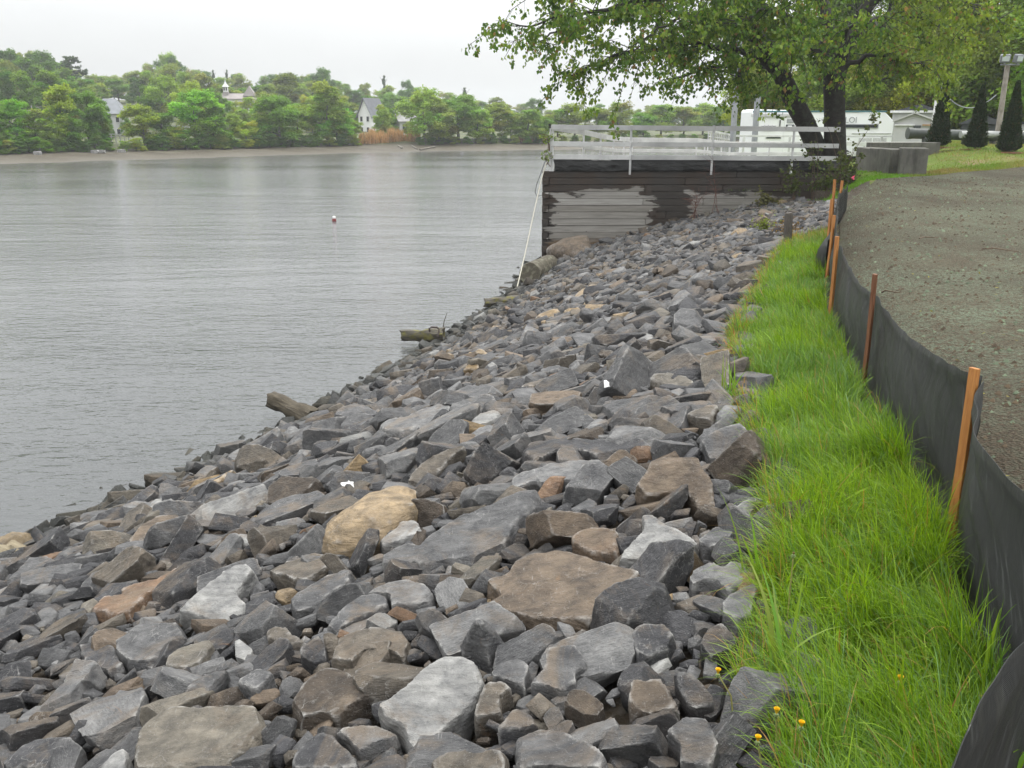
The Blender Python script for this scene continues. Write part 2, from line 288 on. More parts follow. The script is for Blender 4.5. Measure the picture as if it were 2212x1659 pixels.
dict(c='palegrey',t=0.16,kind='slab',key='',label='triangular grey slate standing on edge near the grass',n=[-0.197, -0.107, 0.975],p=[[0.987,3.882,-0.192],[1.113,4.013,-0.151],[1.194,4.055,-0.131],[1.136,3.935,-0.155],[1.097,3.829,-0.175],[1.029,3.827,-0.189]]),
dict(c='grey',t=0.2,kind='slab',key='',label='blue grey rock with a flat face at the grass bend',n=[-0.232, -0.381, 0.895],p=[[1.109,3.832,-0.146],[1.185,3.869,-0.111],[1.225,3.866,-0.102],[1.233,3.762,-0.144],[1.16,3.734,-0.175],[1.121,3.795,-0.159]]),
dict(c='rustbrown',t=0.2,kind='slab',key='orange topped rock',label='brown rock with an orange stained top edge',n=[-0.207, -0.14, 0.968],p=[[0.278,3.95,-0.316],[0.317,3.999,-0.3],[0.417,3.996,-0.28],[0.499,3.968,-0.266],[0.507,3.884,-0.276],[0.483,3.75,-0.301],[0.422,3.748,-0.314],[0.321,3.851,-0.321],[0.282,3.9,-0.322]]),
dict(c='palegrey',t=0.16,kind='slab',key='driftwood slab',label='long flat pale slab with a chip of driftwood lying on it',n=[-0.276, 0.03, 0.961],p=[[-1.23,7.847,-1.06],[-0.97,7.788,-0.983],[-0.761,7.873,-0.926],[-0.458,7.815,-0.837],[-0.479,7.5,-0.833],[-0.543,7.291,-0.845],[-0.683,7.292,-0.885],[-0.97,7.341,-0.969],[-1.066,7.385,-0.998],[-1.161,7.602,-1.032]]),
dict(c='grey',t=0.18,kind='slab',key='',label='smooth grey rock touching the upper end of the driftwood slab',n=[-0.221, -0.292, 0.93],p=[[-0.434,7.156,-0.799],[-0.404,7.308,-0.744],[-0.27,7.47,-0.662],[-0.179,7.435,-0.651],[-0.114,7.303,-0.677],[-0.213,7.236,-0.721],[-0.358,7.128,-0.79]]),
dict(c='pale',t=0.16,kind='slab',key='',label='white speckled granite rock uphill of the driftwood slab',n=[-0.243, -0.13, 0.961],p=[[-0.342,6.794,-0.703],[-0.276,6.918,-0.669],[-0.145,6.956,-0.631],[-0.09,6.871,-0.629],[-0.094,6.74,-0.648],[-0.221,6.704,-0.685],[-0.314,6.676,-0.712]]),
dict(c='grey',t=0.14,kind='slab',key='',label='long low grey slab two rocks above the driftwood slab',n=[-0.279, 0.006, 0.96],p=[[-0.676,8.168,-0.976],[-0.61,8.45,-0.959],[-0.38,8.534,-0.893],[-0.186,8.337,-0.835],[-0.138,7.989,-0.819],[-0.25,8.049,-0.852],[-0.446,8.094,-0.909],[-0.585,8.083,-0.949]]),
dict(c='browngrey',t=0.14,kind='slab',key='',label='brown dusted slab sloping down behind the tan boulder',n=[-0.195, -0.231, 0.953],p=[[-0.686,5.64,-0.678],[-0.57,5.806,-0.615],[-0.339,5.888,-0.547],[-0.317,5.845,-0.553],[-0.395,5.783,-0.584],[-0.468,5.653,-0.631],[-0.565,5.504,-0.686],[-0.698,5.562,-0.7]]),
dict(c='browngrey',t=0.2,kind='slab',key='',label='squarish fawn block standing on end',n=[0.014, -0.896, 0.444],p=[[-0.255,5.362,-0.526],[-0.246,5.4,-0.45],[-0.152,5.401,-0.45],[-0.142,5.355,-0.543],[-0.236,5.329,-0.593]]),
dict(c='browngrey',t=0.16,kind='slab',key='',label='brown block under a white topped stone by the grass',n=[-0.217, -0.109, 0.97],p=[[1.127,5.571,-0.238],[1.174,5.617,-0.222],[1.327,5.667,-0.182],[1.351,5.596,-0.185],[1.295,5.509,-0.207],[1.27,5.432,-0.221],[1.194,5.47,-0.234]]),
dict(c='brown',t=0.3,kind='slab',key='brown undercut block',label='brown block with a shadowed hollow under it beside the grass',n=[-0.234, -0.061, 0.97],p=[[1.282,7.184,-0.308],[1.376,7.31,-0.277],[1.585,7.192,-0.234],[1.646,7.029,-0.23],[1.542,6.919,-0.262],[1.452,7.059,-0.275],[1.367,7.046,-0.296]]),
dict(c='tangrey',t=0.14,kind='slab',key='',label='flat layered fawn slab in front of the brown undercut block',n=[-0.243, -0.154, 0.958],p=[[1.05,6.675,-0.302],[1.106,6.75,-0.276],[1.31,6.618,-0.245],[1.378,6.386,-0.265],[1.271,6.395,-0.291],[1.108,6.537,-0.309]]),
dict(c='dark',t=0.3,kind='slab',key='',label='large dark smooth rock in the lower left corner',n=[-0.196, 0.035, 0.98],p=[[-1.952,2.911,-0.746],[-1.898,2.995,-0.739],[-1.784,3.029,-0.717],[-1.717,3.001,-0.703],[-1.689,2.921,-0.694],[-1.711,2.883,-0.697],[-1.69,2.784,-0.689],[-1.906,2.839,-0.735]]),
dict(c='pale',t=0.2,kind='slab',key='',label='pale smooth wedge poking up at the bottom edge',n=[-0.194, 0.028, 0.981],p=[[-1.492,2.712,-0.627],[-1.452,2.821,-0.622],[-1.414,2.811,-0.615],[-1.364,2.68,-0.601]]),
dict(c='tangrey',t=0.2,kind='slab',key='',label='streaky grey rock with tan crystals beside the flat topped block',n=[-0.167, -0.021, 0.986],p=[[-1.568,3.547,-0.722],[-1.526,3.616,-0.714],[-1.382,3.662,-0.688],[-1.367,3.553,-0.688],[-1.375,3.455,-0.692],[-1.428,3.435,-0.701],[-1.543,3.496,-0.719]]),
dict(c='grey',t=0.22,kind='slab',key='',label='rounded grey rock uphill of the mottled slab',n=[0.083, -0.461, 0.884],p=[[-1.314,3.122,-0.6],[-1.3,3.174,-0.574],[-1.238,3.208,-0.562],[-1.163,3.243,-0.551],[-1.186,3.171,-0.586],[-1.226,3.101,-0.619],[-1.296,3.079,-0.624]]),
dict(c='grey',t=0.18,kind='slab',key='',label='small two toned grey rock with a brown end',n=[-0.186, 0.012, 0.983],p=[[-1.117,3.164,-0.574],[-1.049,3.249,-0.562],[-0.964,3.182,-0.545],[-0.979,3.125,-0.547],[-0.99,3.078,-0.549],[-1.035,3.091,-0.558]]),
dict(c='browngrey',t=0.12,kind='slab',key='',label='low brick shaped fawn rock with a dark front',n=[-0.208, 0.051, 0.977],p=[[-1.121,3.62,-0.632],[-1.103,3.682,-0.631],[-0.904,3.473,-0.578],[-0.93,3.445,-0.582],[-1.02,3.465,-0.602]]),
dict(c='dark',t=0.18,kind='slab',key='',label='dark cubic rock next to the soil topped block',n=[-0.004, -0.445, 0.895],p=[[-0.888,3.297,-0.502],[-0.817,3.353,-0.474],[-0.779,3.309,-0.496],[-0.761,3.241,-0.529],[-0.8,3.218,-0.541],[-0.876,3.266,-0.518]]),
dict(c='grey',t=0.24,kind='slab',key='stepped rock',label='stepped grey rock with an upright scratched back',n=[-0.18, -0.161, 0.97],p=[[0.051,2.705,-0.271],[0.104,2.756,-0.252],[0.129,2.876,-0.228],[0.183,2.886,-0.216],[0.23,2.868,-0.21],[0.256,2.794,-0.218],[0.264,2.756,-0.223],[0.22,2.724,-0.236],[0.22,2.641,-0.25],[0.16,2.647,-0.26],[0.116,2.677,-0.263]]),
dict(c='grey',t=0.26,kind='slab',key='',label='grey rock with brown streaked front beside the smooth pale slab',n=[-0.197, 0.002, 0.98],p=[[-0.075,2.83,-0.302],[-0.038,2.884,-0.294],[0.037,2.875,-0.279],[0.063,2.825,-0.274],[0.041,2.724,-0.278],[-0.011,2.757,-0.289],[-0.074,2.793,-0.301]]),
dict(c='browngrey',t=0.2,kind='slab',key='',label='brown veined rock wedged against the smooth pale slab',n=[-0.149, -0.249, 0.957],p=[[-0.134,2.578,-0.314],[-0.117,2.658,-0.291],[-0.093,2.728,-0.269],[-0.021,2.71,-0.262],[-0.0,2.688,-0.265],[-0.041,2.646,-0.282],[-0.035,2.586,-0.297],[-0.099,2.573,-0.31]]),
dict(c='dark',t=0.2,kind='slab',key='',label='dark wedge with a bright edge above the bottom slab',n=[-0.191, -0.016, 0.981],p=[[-0.057,2.47,-0.278],[0.005,2.566,-0.265],[0.062,2.528,-0.254],[0.085,2.463,-0.251],[0.019,2.451,-0.264]]),
dict(c='dark',t=0.25,kind='slab',key='',label='dark humped rock between the mottled slab and the smooth pale slab',n=[-0.192, -0.004, 0.981],p=[[-0.739,2.532,-0.429],[-0.707,2.636,-0.423],[-0.662,2.64,-0.414],[-0.599,2.609,-0.402],[-0.523,2.494,-0.387],[-0.48,2.407,-0.379],[-0.723,2.464,-0.426]]),
dict(c='palegrey',t=0.14,kind='slab',key='',label='flat pale grey slate lying in the gap left of the smooth pale slab',n=[-0.194, -0.007, 0.981],p=[[-0.618,2.651,-0.41],[-0.487,2.641,-0.384],[-0.371,2.565,-0.362],[-0.433,2.543,-0.374],[-0.506,2.503,-0.389],[-0.547,2.572,-0.397]]),
dict(c='browngrey',t=0.12,kind='slab',key='',label='low slab sprinkled with soil beside the bottom slab',n=[-0.19, -0.012, 0.982],p=[[-0.27,2.344,-0.325],[-0.243,2.401,-0.319],[-0.164,2.416,-0.303],[-0.01,2.365,-0.274],[-0.0,2.281,-0.273]]),
dict(c='brown',t=0.2,kind='slab',key='waterside brown slab',label='broad brown slab at the water edge',n=[-0.13, -0.175, 0.976],p=[[-2.763,5.871,-1.329],[-2.797,6.031,-1.305],[-2.767,6.153,-1.279],[-2.685,6.251,-1.251],[-2.527,6.251,-1.23],[-2.427,6.132,-1.238],[-2.469,6.028,-1.262],[-2.61,5.994,-1.287],[-2.67,5.898,-1.312]]),
dict(c='pale',t=0.14,kind='slab',key='',label='pale grey flat stone at the water edge',n=[-0.234, -0.011, 0.972],p=[[-3.235,7.427,-1.674],[-3.247,7.517,-1.676],[-3.046,7.493,-1.628],[-2.941,7.27,-1.605],[-3.082,7.184,-1.64],[-3.196,7.297,-1.666]]),
dict(c='tan',t=0.1,kind='slab',key='',label='narrow tan plank like stone pointing at the water',n=[-0.086, -0.337, 0.937],p=[[-2.776,7.501,-1.568],[-2.732,7.593,-1.531],[-2.563,7.755,-1.457],[-2.521,7.733,-1.461],[-2.58,7.64,-1.5],[-2.664,7.52,-1.551]]),
dict(c='grey',t=0.12,kind='slab',key='',label='flat dark slate a little up from the water edge',n=[-0.246, 0.004, 0.969],p=[[-2.222,6.599,-1.243],[-2.177,6.731,-1.232],[-1.97,6.631,-1.179],[-1.968,6.473,-1.177],[-2.062,6.478,-1.201]]),
dict(c='ochre',t=0.16,kind='slab',key='ochre rock',label='bright ochre block standing out on the upper slope',n=[-0.31, -0.117, 0.943],p=[[0.349,14.689,-1.535],[0.445,14.82,-1.487],[0.794,14.786,-1.376],[0.815,14.289,-1.431],[0.561,14.428,-1.497]]),
dict(c='ochre',t=0.12,kind='slab',key='',label='ochre stone just uphill of the ochre block',n=[-0.312, -0.116, 0.943],p=[[0.791,14.045,-1.308],[0.899,14.1,-1.265],[1.052,14.027,-1.223],[1.088,13.801,-1.239],[0.967,13.789,-1.281]]),
dict(c='ochre',t=0.14,kind='slab',key='',label='ochre triangular rock in the middle of the slope',n=[-0.243, -0.332, 0.911],p=[[-0.629,10.466,-1.315],[-0.566,10.549,-1.268],[-0.489,10.66,-1.207],[-0.389,10.518,-1.232],[-0.399,10.414,-1.273],[-0.522,10.487,-1.279]]),
dict(c='tan',t=0.12,kind='slab',key='',label='small pale tan rock on the middle of the slope',n=[-0.259, -0.351, 0.9],p=[[-0.536,12.216,-1.513],[-0.476,12.301,-1.462],[-0.308,12.089,-1.496],[-0.353,12.061,-1.521]]),
dict(c='tan',t=0.14,kind='slab',key='',label='cream and tan rock close to the water side',n=[-0.261, -0.29, 0.921],p=[[-1.15,13.194,-1.849],[-1.012,13.277,-1.783],[-0.89,13.217,-1.768],[-0.917,13.109,-1.809],[-1.061,13.001,-1.884],[-1.132,13.066,-1.884]]),
dict(c='tan',t=0.14,kind='slab',key='',label='long pinkish slab high on the slope near the round piling',n=[-0.312, -0.129, 0.941],p=[[1.085,16.437,-1.531],[1.262,16.642,-1.445],[1.5,16.791,-1.345],[1.649,16.601,-1.322],[1.452,16.446,-1.409],[1.234,16.224,-1.511]]),
dict(c='browngrey',t=0.2,kind='slab',key='',label='long brown grey slab with a dark shadowed front in the middle slope',n=[-0.273, 0.043, 0.961],p=[[0.039,7.723,-0.706],[0.11,7.851,-0.691],[0.272,7.878,-0.646],[0.453,7.882,-0.595],[0.425,7.739,-0.597],[0.303,7.63,-0.627],[0.206,7.658,-0.655],[0.109,7.727,-0.686]]),
dict(c='grey',t=0.1,kind='slab',key='',label='thin layered grey slab like a stack of sheets',n=[-0.28, 0.039, 0.959],p=[[0.256,8.363,-0.729],[0.281,8.474,-0.727],[0.483,8.435,-0.666],[0.485,8.266,-0.658],[0.327,8.275,-0.705]]),
dict(c='browndark',t=0.12,kind='slab',key='',label='dark thin slab tipped on the upper slope',n=[-0.268, -0.348, 0.899],p=[[0.765,8.512,-0.525],[0.808,8.51,-0.513],[0.969,8.4,-0.508],[0.989,8.288,-0.545],[0.915,8.272,-0.573]]),
dict(c='brown',t=0.5,kind='round',key='wharf boulder',label='big brown boulder at the foot of the timber wharf wall',n=[-0.294, -0.361, 0.885],p=[[0.934,26.575,-2.04],[1.009,26.706,-1.962],[1.541,26.823,-1.738],[2.242,26.609,-1.592],[2.23,25.786,-1.932],[1.849,25.594,-2.137],[1.363,26.055,-2.11]]),
dict(c='pale',t=0.25,kind='slab',key='',label='pale rock against the wharf wall at the top of the slope',n=[-0.266, -0.456, 0.849],p=[[4.523,29.848,-1.373],[4.646,29.994,-1.256],[4.986,29.784,-1.262],[4.896,29.501,-1.442],[4.598,29.606,-1.479]]),
]
# ---------------------------------------------------------------- materials of the setting
def m_soil():
    t = NT('bank_soil'); p = t.pos()
    c = t.mix(t.rng(t.noise(p, 1.3, 6), .35, .65), (.035, .027, .019), (.075, .058, .04))
    c = t.mix(t.rng(t.noise(p, 22, 4), .45, .6), c, (.085, .075, .062))
    h = t.noise(p, 30, 6, .7)
    return t.done(t.bsdf(c, .9, t.bump(h, .8, .03), .2))
def m_turf():
    t = NT('turf_ground'); p = t.pos()
    g = t.mix(t.rng(t.noise(p, .55, 5, .6), .36, .62), (.085, .125, .022), (.13, .185, .03))
    g = t.mix(t.rng(t.noise(p, 9, 5), .4, .7), g, (.07, .10, .02))
    d = t.mix(t.rng(t.noise(p, 5, 4), .35, .65), (.15, .115, .055), (.21, .165, .085))
    c = t.mix(t.rng(t.noise(p, .42, 4, .7, .4), .535, .66), g, d)
    return t.done(t.bsdf(c, .95, t.bump(t.noise(p, 40, 4), .7, .03), .1))
def m_gravel():
    t = NT('seeded_soil'); p = t.pos()
    c = t.mix(t.rng(t.noise(p, 60, 3, .6), .40, .60), (.062, .046, .029), (.140, .105, .068))
    # pale green mulch sprayed in patches
    patch = t.rng(t.noise(p, .8, 5, .65, .5), .32, .58, .28, 1.)
    fleck = t.rng(t.noise(p, 24, 5, .75), .43, .55)
    gcol = t.mix(t.rng(t.noise(p, 90, 2), .4, .6), (.125, .155, .105), (.21, .245, .165))
    c = t.mix(t.math('MULTIPLY', patch, fleck), c, gcol)
    v = t.n('ShaderNodeTexVoronoi', _Scale=55.0); t.l(p, v.inputs['Vector'])
    c = t.mix(t.rng(v.outputs['Distance'], .05, .34, .85, 0), c, (.022, .016, .012))
    c = t.mix(t.rng(t.noise(t.mapping(p, (.5, .16, 1), (0, 0, -.5)), 1, 5, .6), .44, .64, 0, .65), c, (.058, .044, .030))
    h = t.math('ADD', t.noise(p, 45, 5, .7), t.math('MULTIPLY', v.outputs['Distance'], 1.2))
    return t.done(t.bsdf(c, .9, t.bump(h, 1., .035), .2))
def m_mud():
    t = NT('far_bank'); p = t.pos()
    z = t.n('ShaderNodeSeparateXYZ'); t.l(p, z.inputs[0])
    zz = t.math('ADD', z.outputs['Z'], t.rng(t.noise(p, .25, 4), .3, .7, -.22, .22))
    mud = t.mix(t.rng(t.noise(t.mapping(p, (.12, .5, 1)), 1, 5), .35, .65), (.052, .043, .029), (.095, .081, .057))
    mud = t.mix(t.rng(zz, -2.5, -2.1), (.10, .09, .07), mud)
    gr = t.mix(t.rng(t.noise(p, .3, 5), .4, .6), (.05, .062, .024), (.09, .10, .035))
    c = t.mix(t.rng(zz, -1.85, -1.5), mud, gr)
    return t.done(t.bsdf(c, .75, t.bump(t.noise(p, 3, 5), .6, .2), .3))
def m_water():
    t = NT('river_water'); p = t.pos()
    a = t.noise(t.mapping(p, (1.1, 2.6, 1), (0, 0, .22)), 2.4, 3, .55, .3)
    b = t.noise(t.mapping(p, (.30, .9, 1), (0, 0, .12)), 1.3, 4, .5)
    c = t.noise(t.mapping(p, (1.4, 2.4, 1), (0, 0, -.3)), 7, 2, .5)
    calm = t.rng(t.noise(t.mapping(p, (.018, .11, 1), (0, 0, .05)), 1, 4, .6, .6), .38, .62, .45, 1.1)
    h = t.math('ADD', t.math('ADD', t.math('MULTIPLY', a, .55), t.math('MULTIPLY', b, 1.0)), t.math('MULTIPLY', c, .18))
    h = t.math('MULTIPLY', h, calm)
    bp = t.bump(h, .50, .12)
    col = t.mix(t.rng(t.noise(p, .05, 3), .35, .65), (.055, .058, .059), (.072, .075, .076))
    return t.done(t.bsdf(col, .10, bp, .5, IOR=1.40))

ROWS_Y = np.concatenate([np.arange(-12, 30, .4), np.arange(30, 70, 2.), np.geomspace(70, 700, 26)])
def shore_x(y):
    """crest line of the near bank, beyond the wharf too"""
    far = [(28.0, 9.2), (28.3, 1.35), (40, 5.6), (60, 17.6), (100, 42), (150, 74), (250, 190), (700, 700)]
    return np.where(y <= 27.9, crest_x(y), _ip(y, far))
def build_ground():
    dl = [-14, -12, -10.5, -9.5, -8.6, -7.8, -7, -6.3, -5.6, -5, -4.4, -3.8, -3.2, -2.7, -2.2, -1.8, -1.4, -1., -.7, -.4, -.2]
    dr = [0, .2, .4, .6, .9, 1.2, 1.6, 2, 2.6, 3.4, 4.4, 6, 8, 10, 12, 14, 17, 20, 25, 30, 38, 50, 70, 100, 150, 250, 450]
    D = np.array(dl+dr)
    rows = []
    for y in ROWS_Y:
        xc = float(shore_x(y)); x = xc+D
        if y <= 27.9:
            z = land_z(x, np.full_like(x, y)) - .07*sstep(.05, .5, xc-x)
        else:
            w = .35 if y < 40.5 else 3.5
            z = np.where(D < 0, np.maximum(-.4+(WATER+.4)*(-D/w), -4.5), back_z(x, np.full_like(x, y)))
        rows.append(np.stack([x, np.full_like(x, y), z], 1))
    n, m = len(rows), len(D)
    V = np.concatenate(rows)
    i, j = np.meshgrid(np.arange(n-1), np.arange(m-1), indexing='ij')
    a = (i*m+j).ravel(); F = np.stack([a, a+1, a+m+1, a+m], 1)
    me = mesh_np('ground', V, F, True)
    me.materials.append(m_soil()); me.materials.append(m_turf())
    cx = V[F].mean(1)
    isl = np.where(cx[:, 1] < 28, cx[:, 0] > fence_x(cx[:, 1])+.9, cx[:, 0] > 10.3)
    me.polygons.foreach_set('material_index', (isl & (cx[:, 1] > 17)).astype(np.int32))
    o = link('ground', me); tag(o, kind='structure')
build_ground()

GY_FAR = [(5.6, 20.2), (6.9, 23.2), (8.6, 24.6), (11, 26.2), (13.5, 27.9), (17.5, 30.2), (22, 32.0), (30, 35.0), (42, 39)]   # far border of the seeded yard
def yard_far(x): return np.interp(x, [p[0] for p in GY_FAR], [p[1] for p in GY_FAR])
def build_yard():
    rows = []
    xs_u = np.linspace(0, 1, 60)**1.6
    ys_v = np.linspace(0, 1, 90)
    V = []
    for u in xs_u:
        for v in ys_v:
            y = -10+v*49
            xl = float(fence_x(y))+.02 if y < 21 else 7.4+(y-21)*.6
            x = xl+u*42
            yf = float(yard_far(x))
            if y > yf: y = yf+.02*(y-yf)
            V.append((x, y, 0))
    V = np.array(V)
    wob = np.array([noise.noise(Vector((x*.45, y*.45, 0)))*.03+noise.noise(Vector((x*2.2, y*2.2, 3)))*.012 for x, y, _ in V])
    V[:, 2] = land_z(V[:, 0], V[:, 1])+.035+wob
    n, m = 60, 90
    i, j = np.meshgrid(np.arange(n-1), np.arange(m-1), indexing='ij')
    a = (i*m+j).ravel(); F = np.stack([a, a+m, a+m+1, a+1], 1)
    o = link('seeded_yard', mesh_np('seeded_yard', V, F, True), m_gravel()); tag(o, kind='structure')
build_yard()

def build_water():
    V = [(-600, -60, WATER), (300, -60, WATER), (900, 900, WATER), (-600, 900, WATER)]
    o = link('river', mesh_np('river', V, [(0, 1, 2, 3)]), m_water()); tag(o, kind='structure')
build_water()

# far shore line as (bearing x/y, distance y)
FAR = [(-6, 60), (-1.2, 70), (-.72, 84), (-.545, 91), (-.45, 97), (-.36, 103), (-.26, 112), (-.12, 125), (.04, 134), (.145, 148), (.27, 168), (.42, 200), (.8, 260)]
def far_y(k): return np.interp(k, [f[0] for f in FAR], [f[1] for f in FAR])
def hill(k): return np.interp(k, [-1.2, -.55, -.4, -.25, -.1, .04, .2], [8, 8, 7.2, 6.2, 3.4, 1.6, 1.0])
def far_z(k, s):
    z = np.where(s < 0, WATER+.12*s, WATER-.02+.72*sstep(0, 9, s)+.75*sstep(9, 13, s))
    return z+hill(k)*sstep(18, 130, s)
def far_pt(k, s):
    y0 = float(far_y(k)); y = y0*(1+s/(y0*math.sqrt(1+k*k)))
    return (k*y, y, float(far_z(k, np.float64(s))))
def build_far():
    K = np.concatenate([np.linspace(-6, -1, 12), np.linspace(-.95, .8, 110)])
    S = np.array([-12, -6, -3, -1, 0, 1, 2.5, 4, 6, 8, 9, 10, 11, 12, 13, 15, 18, 24, 32, 45, 60, 80, 105, 135, 200, 350, 600])
    V = []
    for k in K:
        for s in S:
            x, y, z = far_pt(k, s+(1.6*noise.noise(Vector((k*22, 0, 0)))+.7*noise.noise(Vector((k*70, 5, 0))) if s < 14 else 0)*1.0)
            zz = float(far_z(k, np.float64(s)))
            V.append((x, y, zz+.1*noise.noise(Vector((x*.3, y*.3, 0)))))
    n, m = len(K), len(S)
    i, j = np.meshgrid(np.arange(n-1), np.arange(m-1), indexing='ij')
    a = (i*m+j).ravel(); F = np.stack([a, a+m, a+m+1, a+1], 1)
    o = link('far_bank', mesh_np('far_bank', V, F, True), m_mud()); tag(o, kind='structure')
build_far()
# ---------------------------------------------------------------- riprap
ROCK_COL = dict(pale=(.225, .225, .222), palegrey=(.142, .142, .144), grey=(.092, .092, .095), dark=(.052, .052, .056), tangrey=(.135, .122, .102),
                browngrey=(.105, .092, .077), brown=(.118, .092, .070), browndark=(.062, .05, .04), tan=(.255, .195, .125), ochre=(.20, .145, .082),
                rust=(.165, .105, .068), rustbrown=(.125, .09, .064))
ROCK_WORD = dict(pale='pale', palegrey='light grey', grey='grey', dark='blackish', tangrey='fawn', browngrey='dull brown', brown='brown', browndark='dark brown',
                 tan='tan', ochre='ochre', rust='rusty', rustbrown='rusty brown')
ROCK_COL = {k: tuple(c*.90 for c in v) for k, v in ROCK_COL.items()}
def m_rock(name, src):
    t = NT(name); p = t.pos()
    if src == 'object': col = t.n('ShaderNodeObjectInfo').outputs['Color']; q = t.obj()
    else: col = t.n('ShaderNodeAttribute', attribute_name='tint').outputs['Color']; q = p
    rnd = t.n('ShaderNodeObjectInfo').outputs['Random']
    n1 = t.noise(p, 9, 6, .62, .4)
    c = t.mix(1., col, t.mix(t.rng(n1, .33, .67), (.56, .56, .57), (1.44, 1.42, 1.37)), 'MULTIPLY')
    # cleavage streaks
    st = t.noise(t.mapping(q, (3, 14, 40), (.4, .2, .9)), 1.6, 4, .6)
    c = t.mix(1., c, t.mix(t.rng(st, .35, .65), (.80, .80, .80), (1.18, 1.18, 1.18)), 'MULTIPLY')
    # speckle
    c = t.mix(t.rng(t.noise(p, 150, 2, .5), .63, .74, 0, .32), c, (.36, .36, .35))
    upz = t.n('ShaderNodeSeparateXYZ'); t.l(t.n('ShaderNodeNewGeometry').outputs['Normal'], upz.inputs[0]); upz = upz.outputs['Z']
    # rusty seams and soil dust with shapes of their own
    c = t.mix(t.math('MULTIPLY', t.rng(t.noise(p, 2.6, 6, .7, .8), .50, .66, 0, .78), t.rng(upz, .35, .85, .2, .85)), c, (.165, .128, .092))
    c = t.mix(t.rng(t.noise(p, 5.2, 5, .7, 1.2), .66, .76, 0, .55), c, (.23, .125, .055))
    # thin pale veins
    v = t.n('ShaderNodeTexVoronoi', feature='DISTANCE_TO_EDGE', _Scale=3.3)
    dv = t.n('ShaderNodeVectorMath', operation='ADD'); nz = t.n('ShaderNodeTexNoise', _Scale=5.0, _Detail=4); t.l(p, nz.inputs['Vector'])
    t.l(p, dv.inputs[0]); t.l(nz.outputs['Color'], dv.inputs[1]); t.l(dv.outputs[0], v.inputs['Vector'])
    vein = t.math('MULTIPLY', t.rng(v.outputs['Distance'], .0, .016, 1, 0), t.rng(t.noise(p, 3, 2), .52, .66))
    c = t.mix(t.math('MULTIPLY', vein, .34), c, (.40, .39, .37))
    # chalky scratches in two directions
    for rot, sd in (((0, 0, .6), 0), ((.5, .3, 2.0), 3)):
        sc_ = t.noise(t.mapping(p, (110, 9, 60), rot), 1, 3, .6)
        c = t.mix(t.math('MULTIPLY', t.rng(sc_, .64, .74), t.rng(t.noise(p, 4+sd, 3), .50, .66, 0, .6)), c, (.42, .41, .39))
    # knocked pale edges
    if src == 'object':
        g = t.n('ShaderNodeNewGeometry').outputs['Pointiness']
        c = t.mix(t.math('MULTIPLY', t.rng(g, .515, .58), t.rng(t.noise(p, 18, 3), .38, .62, 0, .75)), c, (.42, .41, .39))
    # tide stain near the water
    pz = t.n('ShaderNodeSeparateXYZ'); t.l(p, pz.inputs[0])
    wet = t.rng(t.math('ADD', pz.outputs['Z'], t.math('MULTIPLY', t.noise(p, 3, 3), -.25)), -2.62, -2.22, .75, 0)
    c = t.mix(wet, c, (.022, .024, .018))
    rough = t.rng(n1, .3, .7, .48, .72)
    h = t.math('ADD', t.math('MULTIPLY', t.noise(p, 34, 7, .68), 1.0), t.math('MULTIPLY', st, .6))
    nb = t.bump(t.noise(p, 160, 4, .6), .25, .004, t.bump(h, .8, .024))
    return t.done(t.bsdf(c, rough, nb, .20))
M_ROCK = m_rock('rock', 'object'); M_ROCKS = m_rock('rock_small', 'attr')

CP, SP = math.cos(PITCH), math.sin(PITCH)
def project(x, y, z):
    z = z-EYE; d = y*CP-z*SP
    return 1106+FV*x/d, 829.5-FV*(y*SP+z*CP)/d, d
def bank_n(x, y, e=.06):
    n = Vector((-(float(land_z(x+e, y))-float(land_z(x-e, y)))/(2*e), -(float(land_z(x, y+e))-float(land_z(x, y-e)))/(2*e), 1))
    return n.normalized()

def rough_up(me, size, amp=1.0, seed=0.):
    n = len(me.vertices)
    co = np.empty(n*3, np.float32); me.vertices.foreach_get('co', co); co = co.reshape(-1, 3)
    no = np.empty(n*3, np.float32); me.vertices.foreach_get('normal', no); no = no.reshape(-1, 3)
    out = np.empty(n, np.float32)
    k1, k2, k3 = 2.6/size, 8/size, 22/size
    o = Vector((seed*3.7, seed*1.3, seed*2.1))
    nn = noise.noise
    for i in range(n):
        v = Vector(co[i])
        a = nn(v*k1+o)
        b = abs(nn(v*k2+o)); c = nn(Vector((v.x*k3*.5, v.y*k3*.5, v.z*k3*1.6))+o)
        out[i] = a*.030-b*.034+c*.014
    co += no*(out*size*amp)[:, None]
    me.vertices.foreach_set('co', co.ravel())
    me.update()

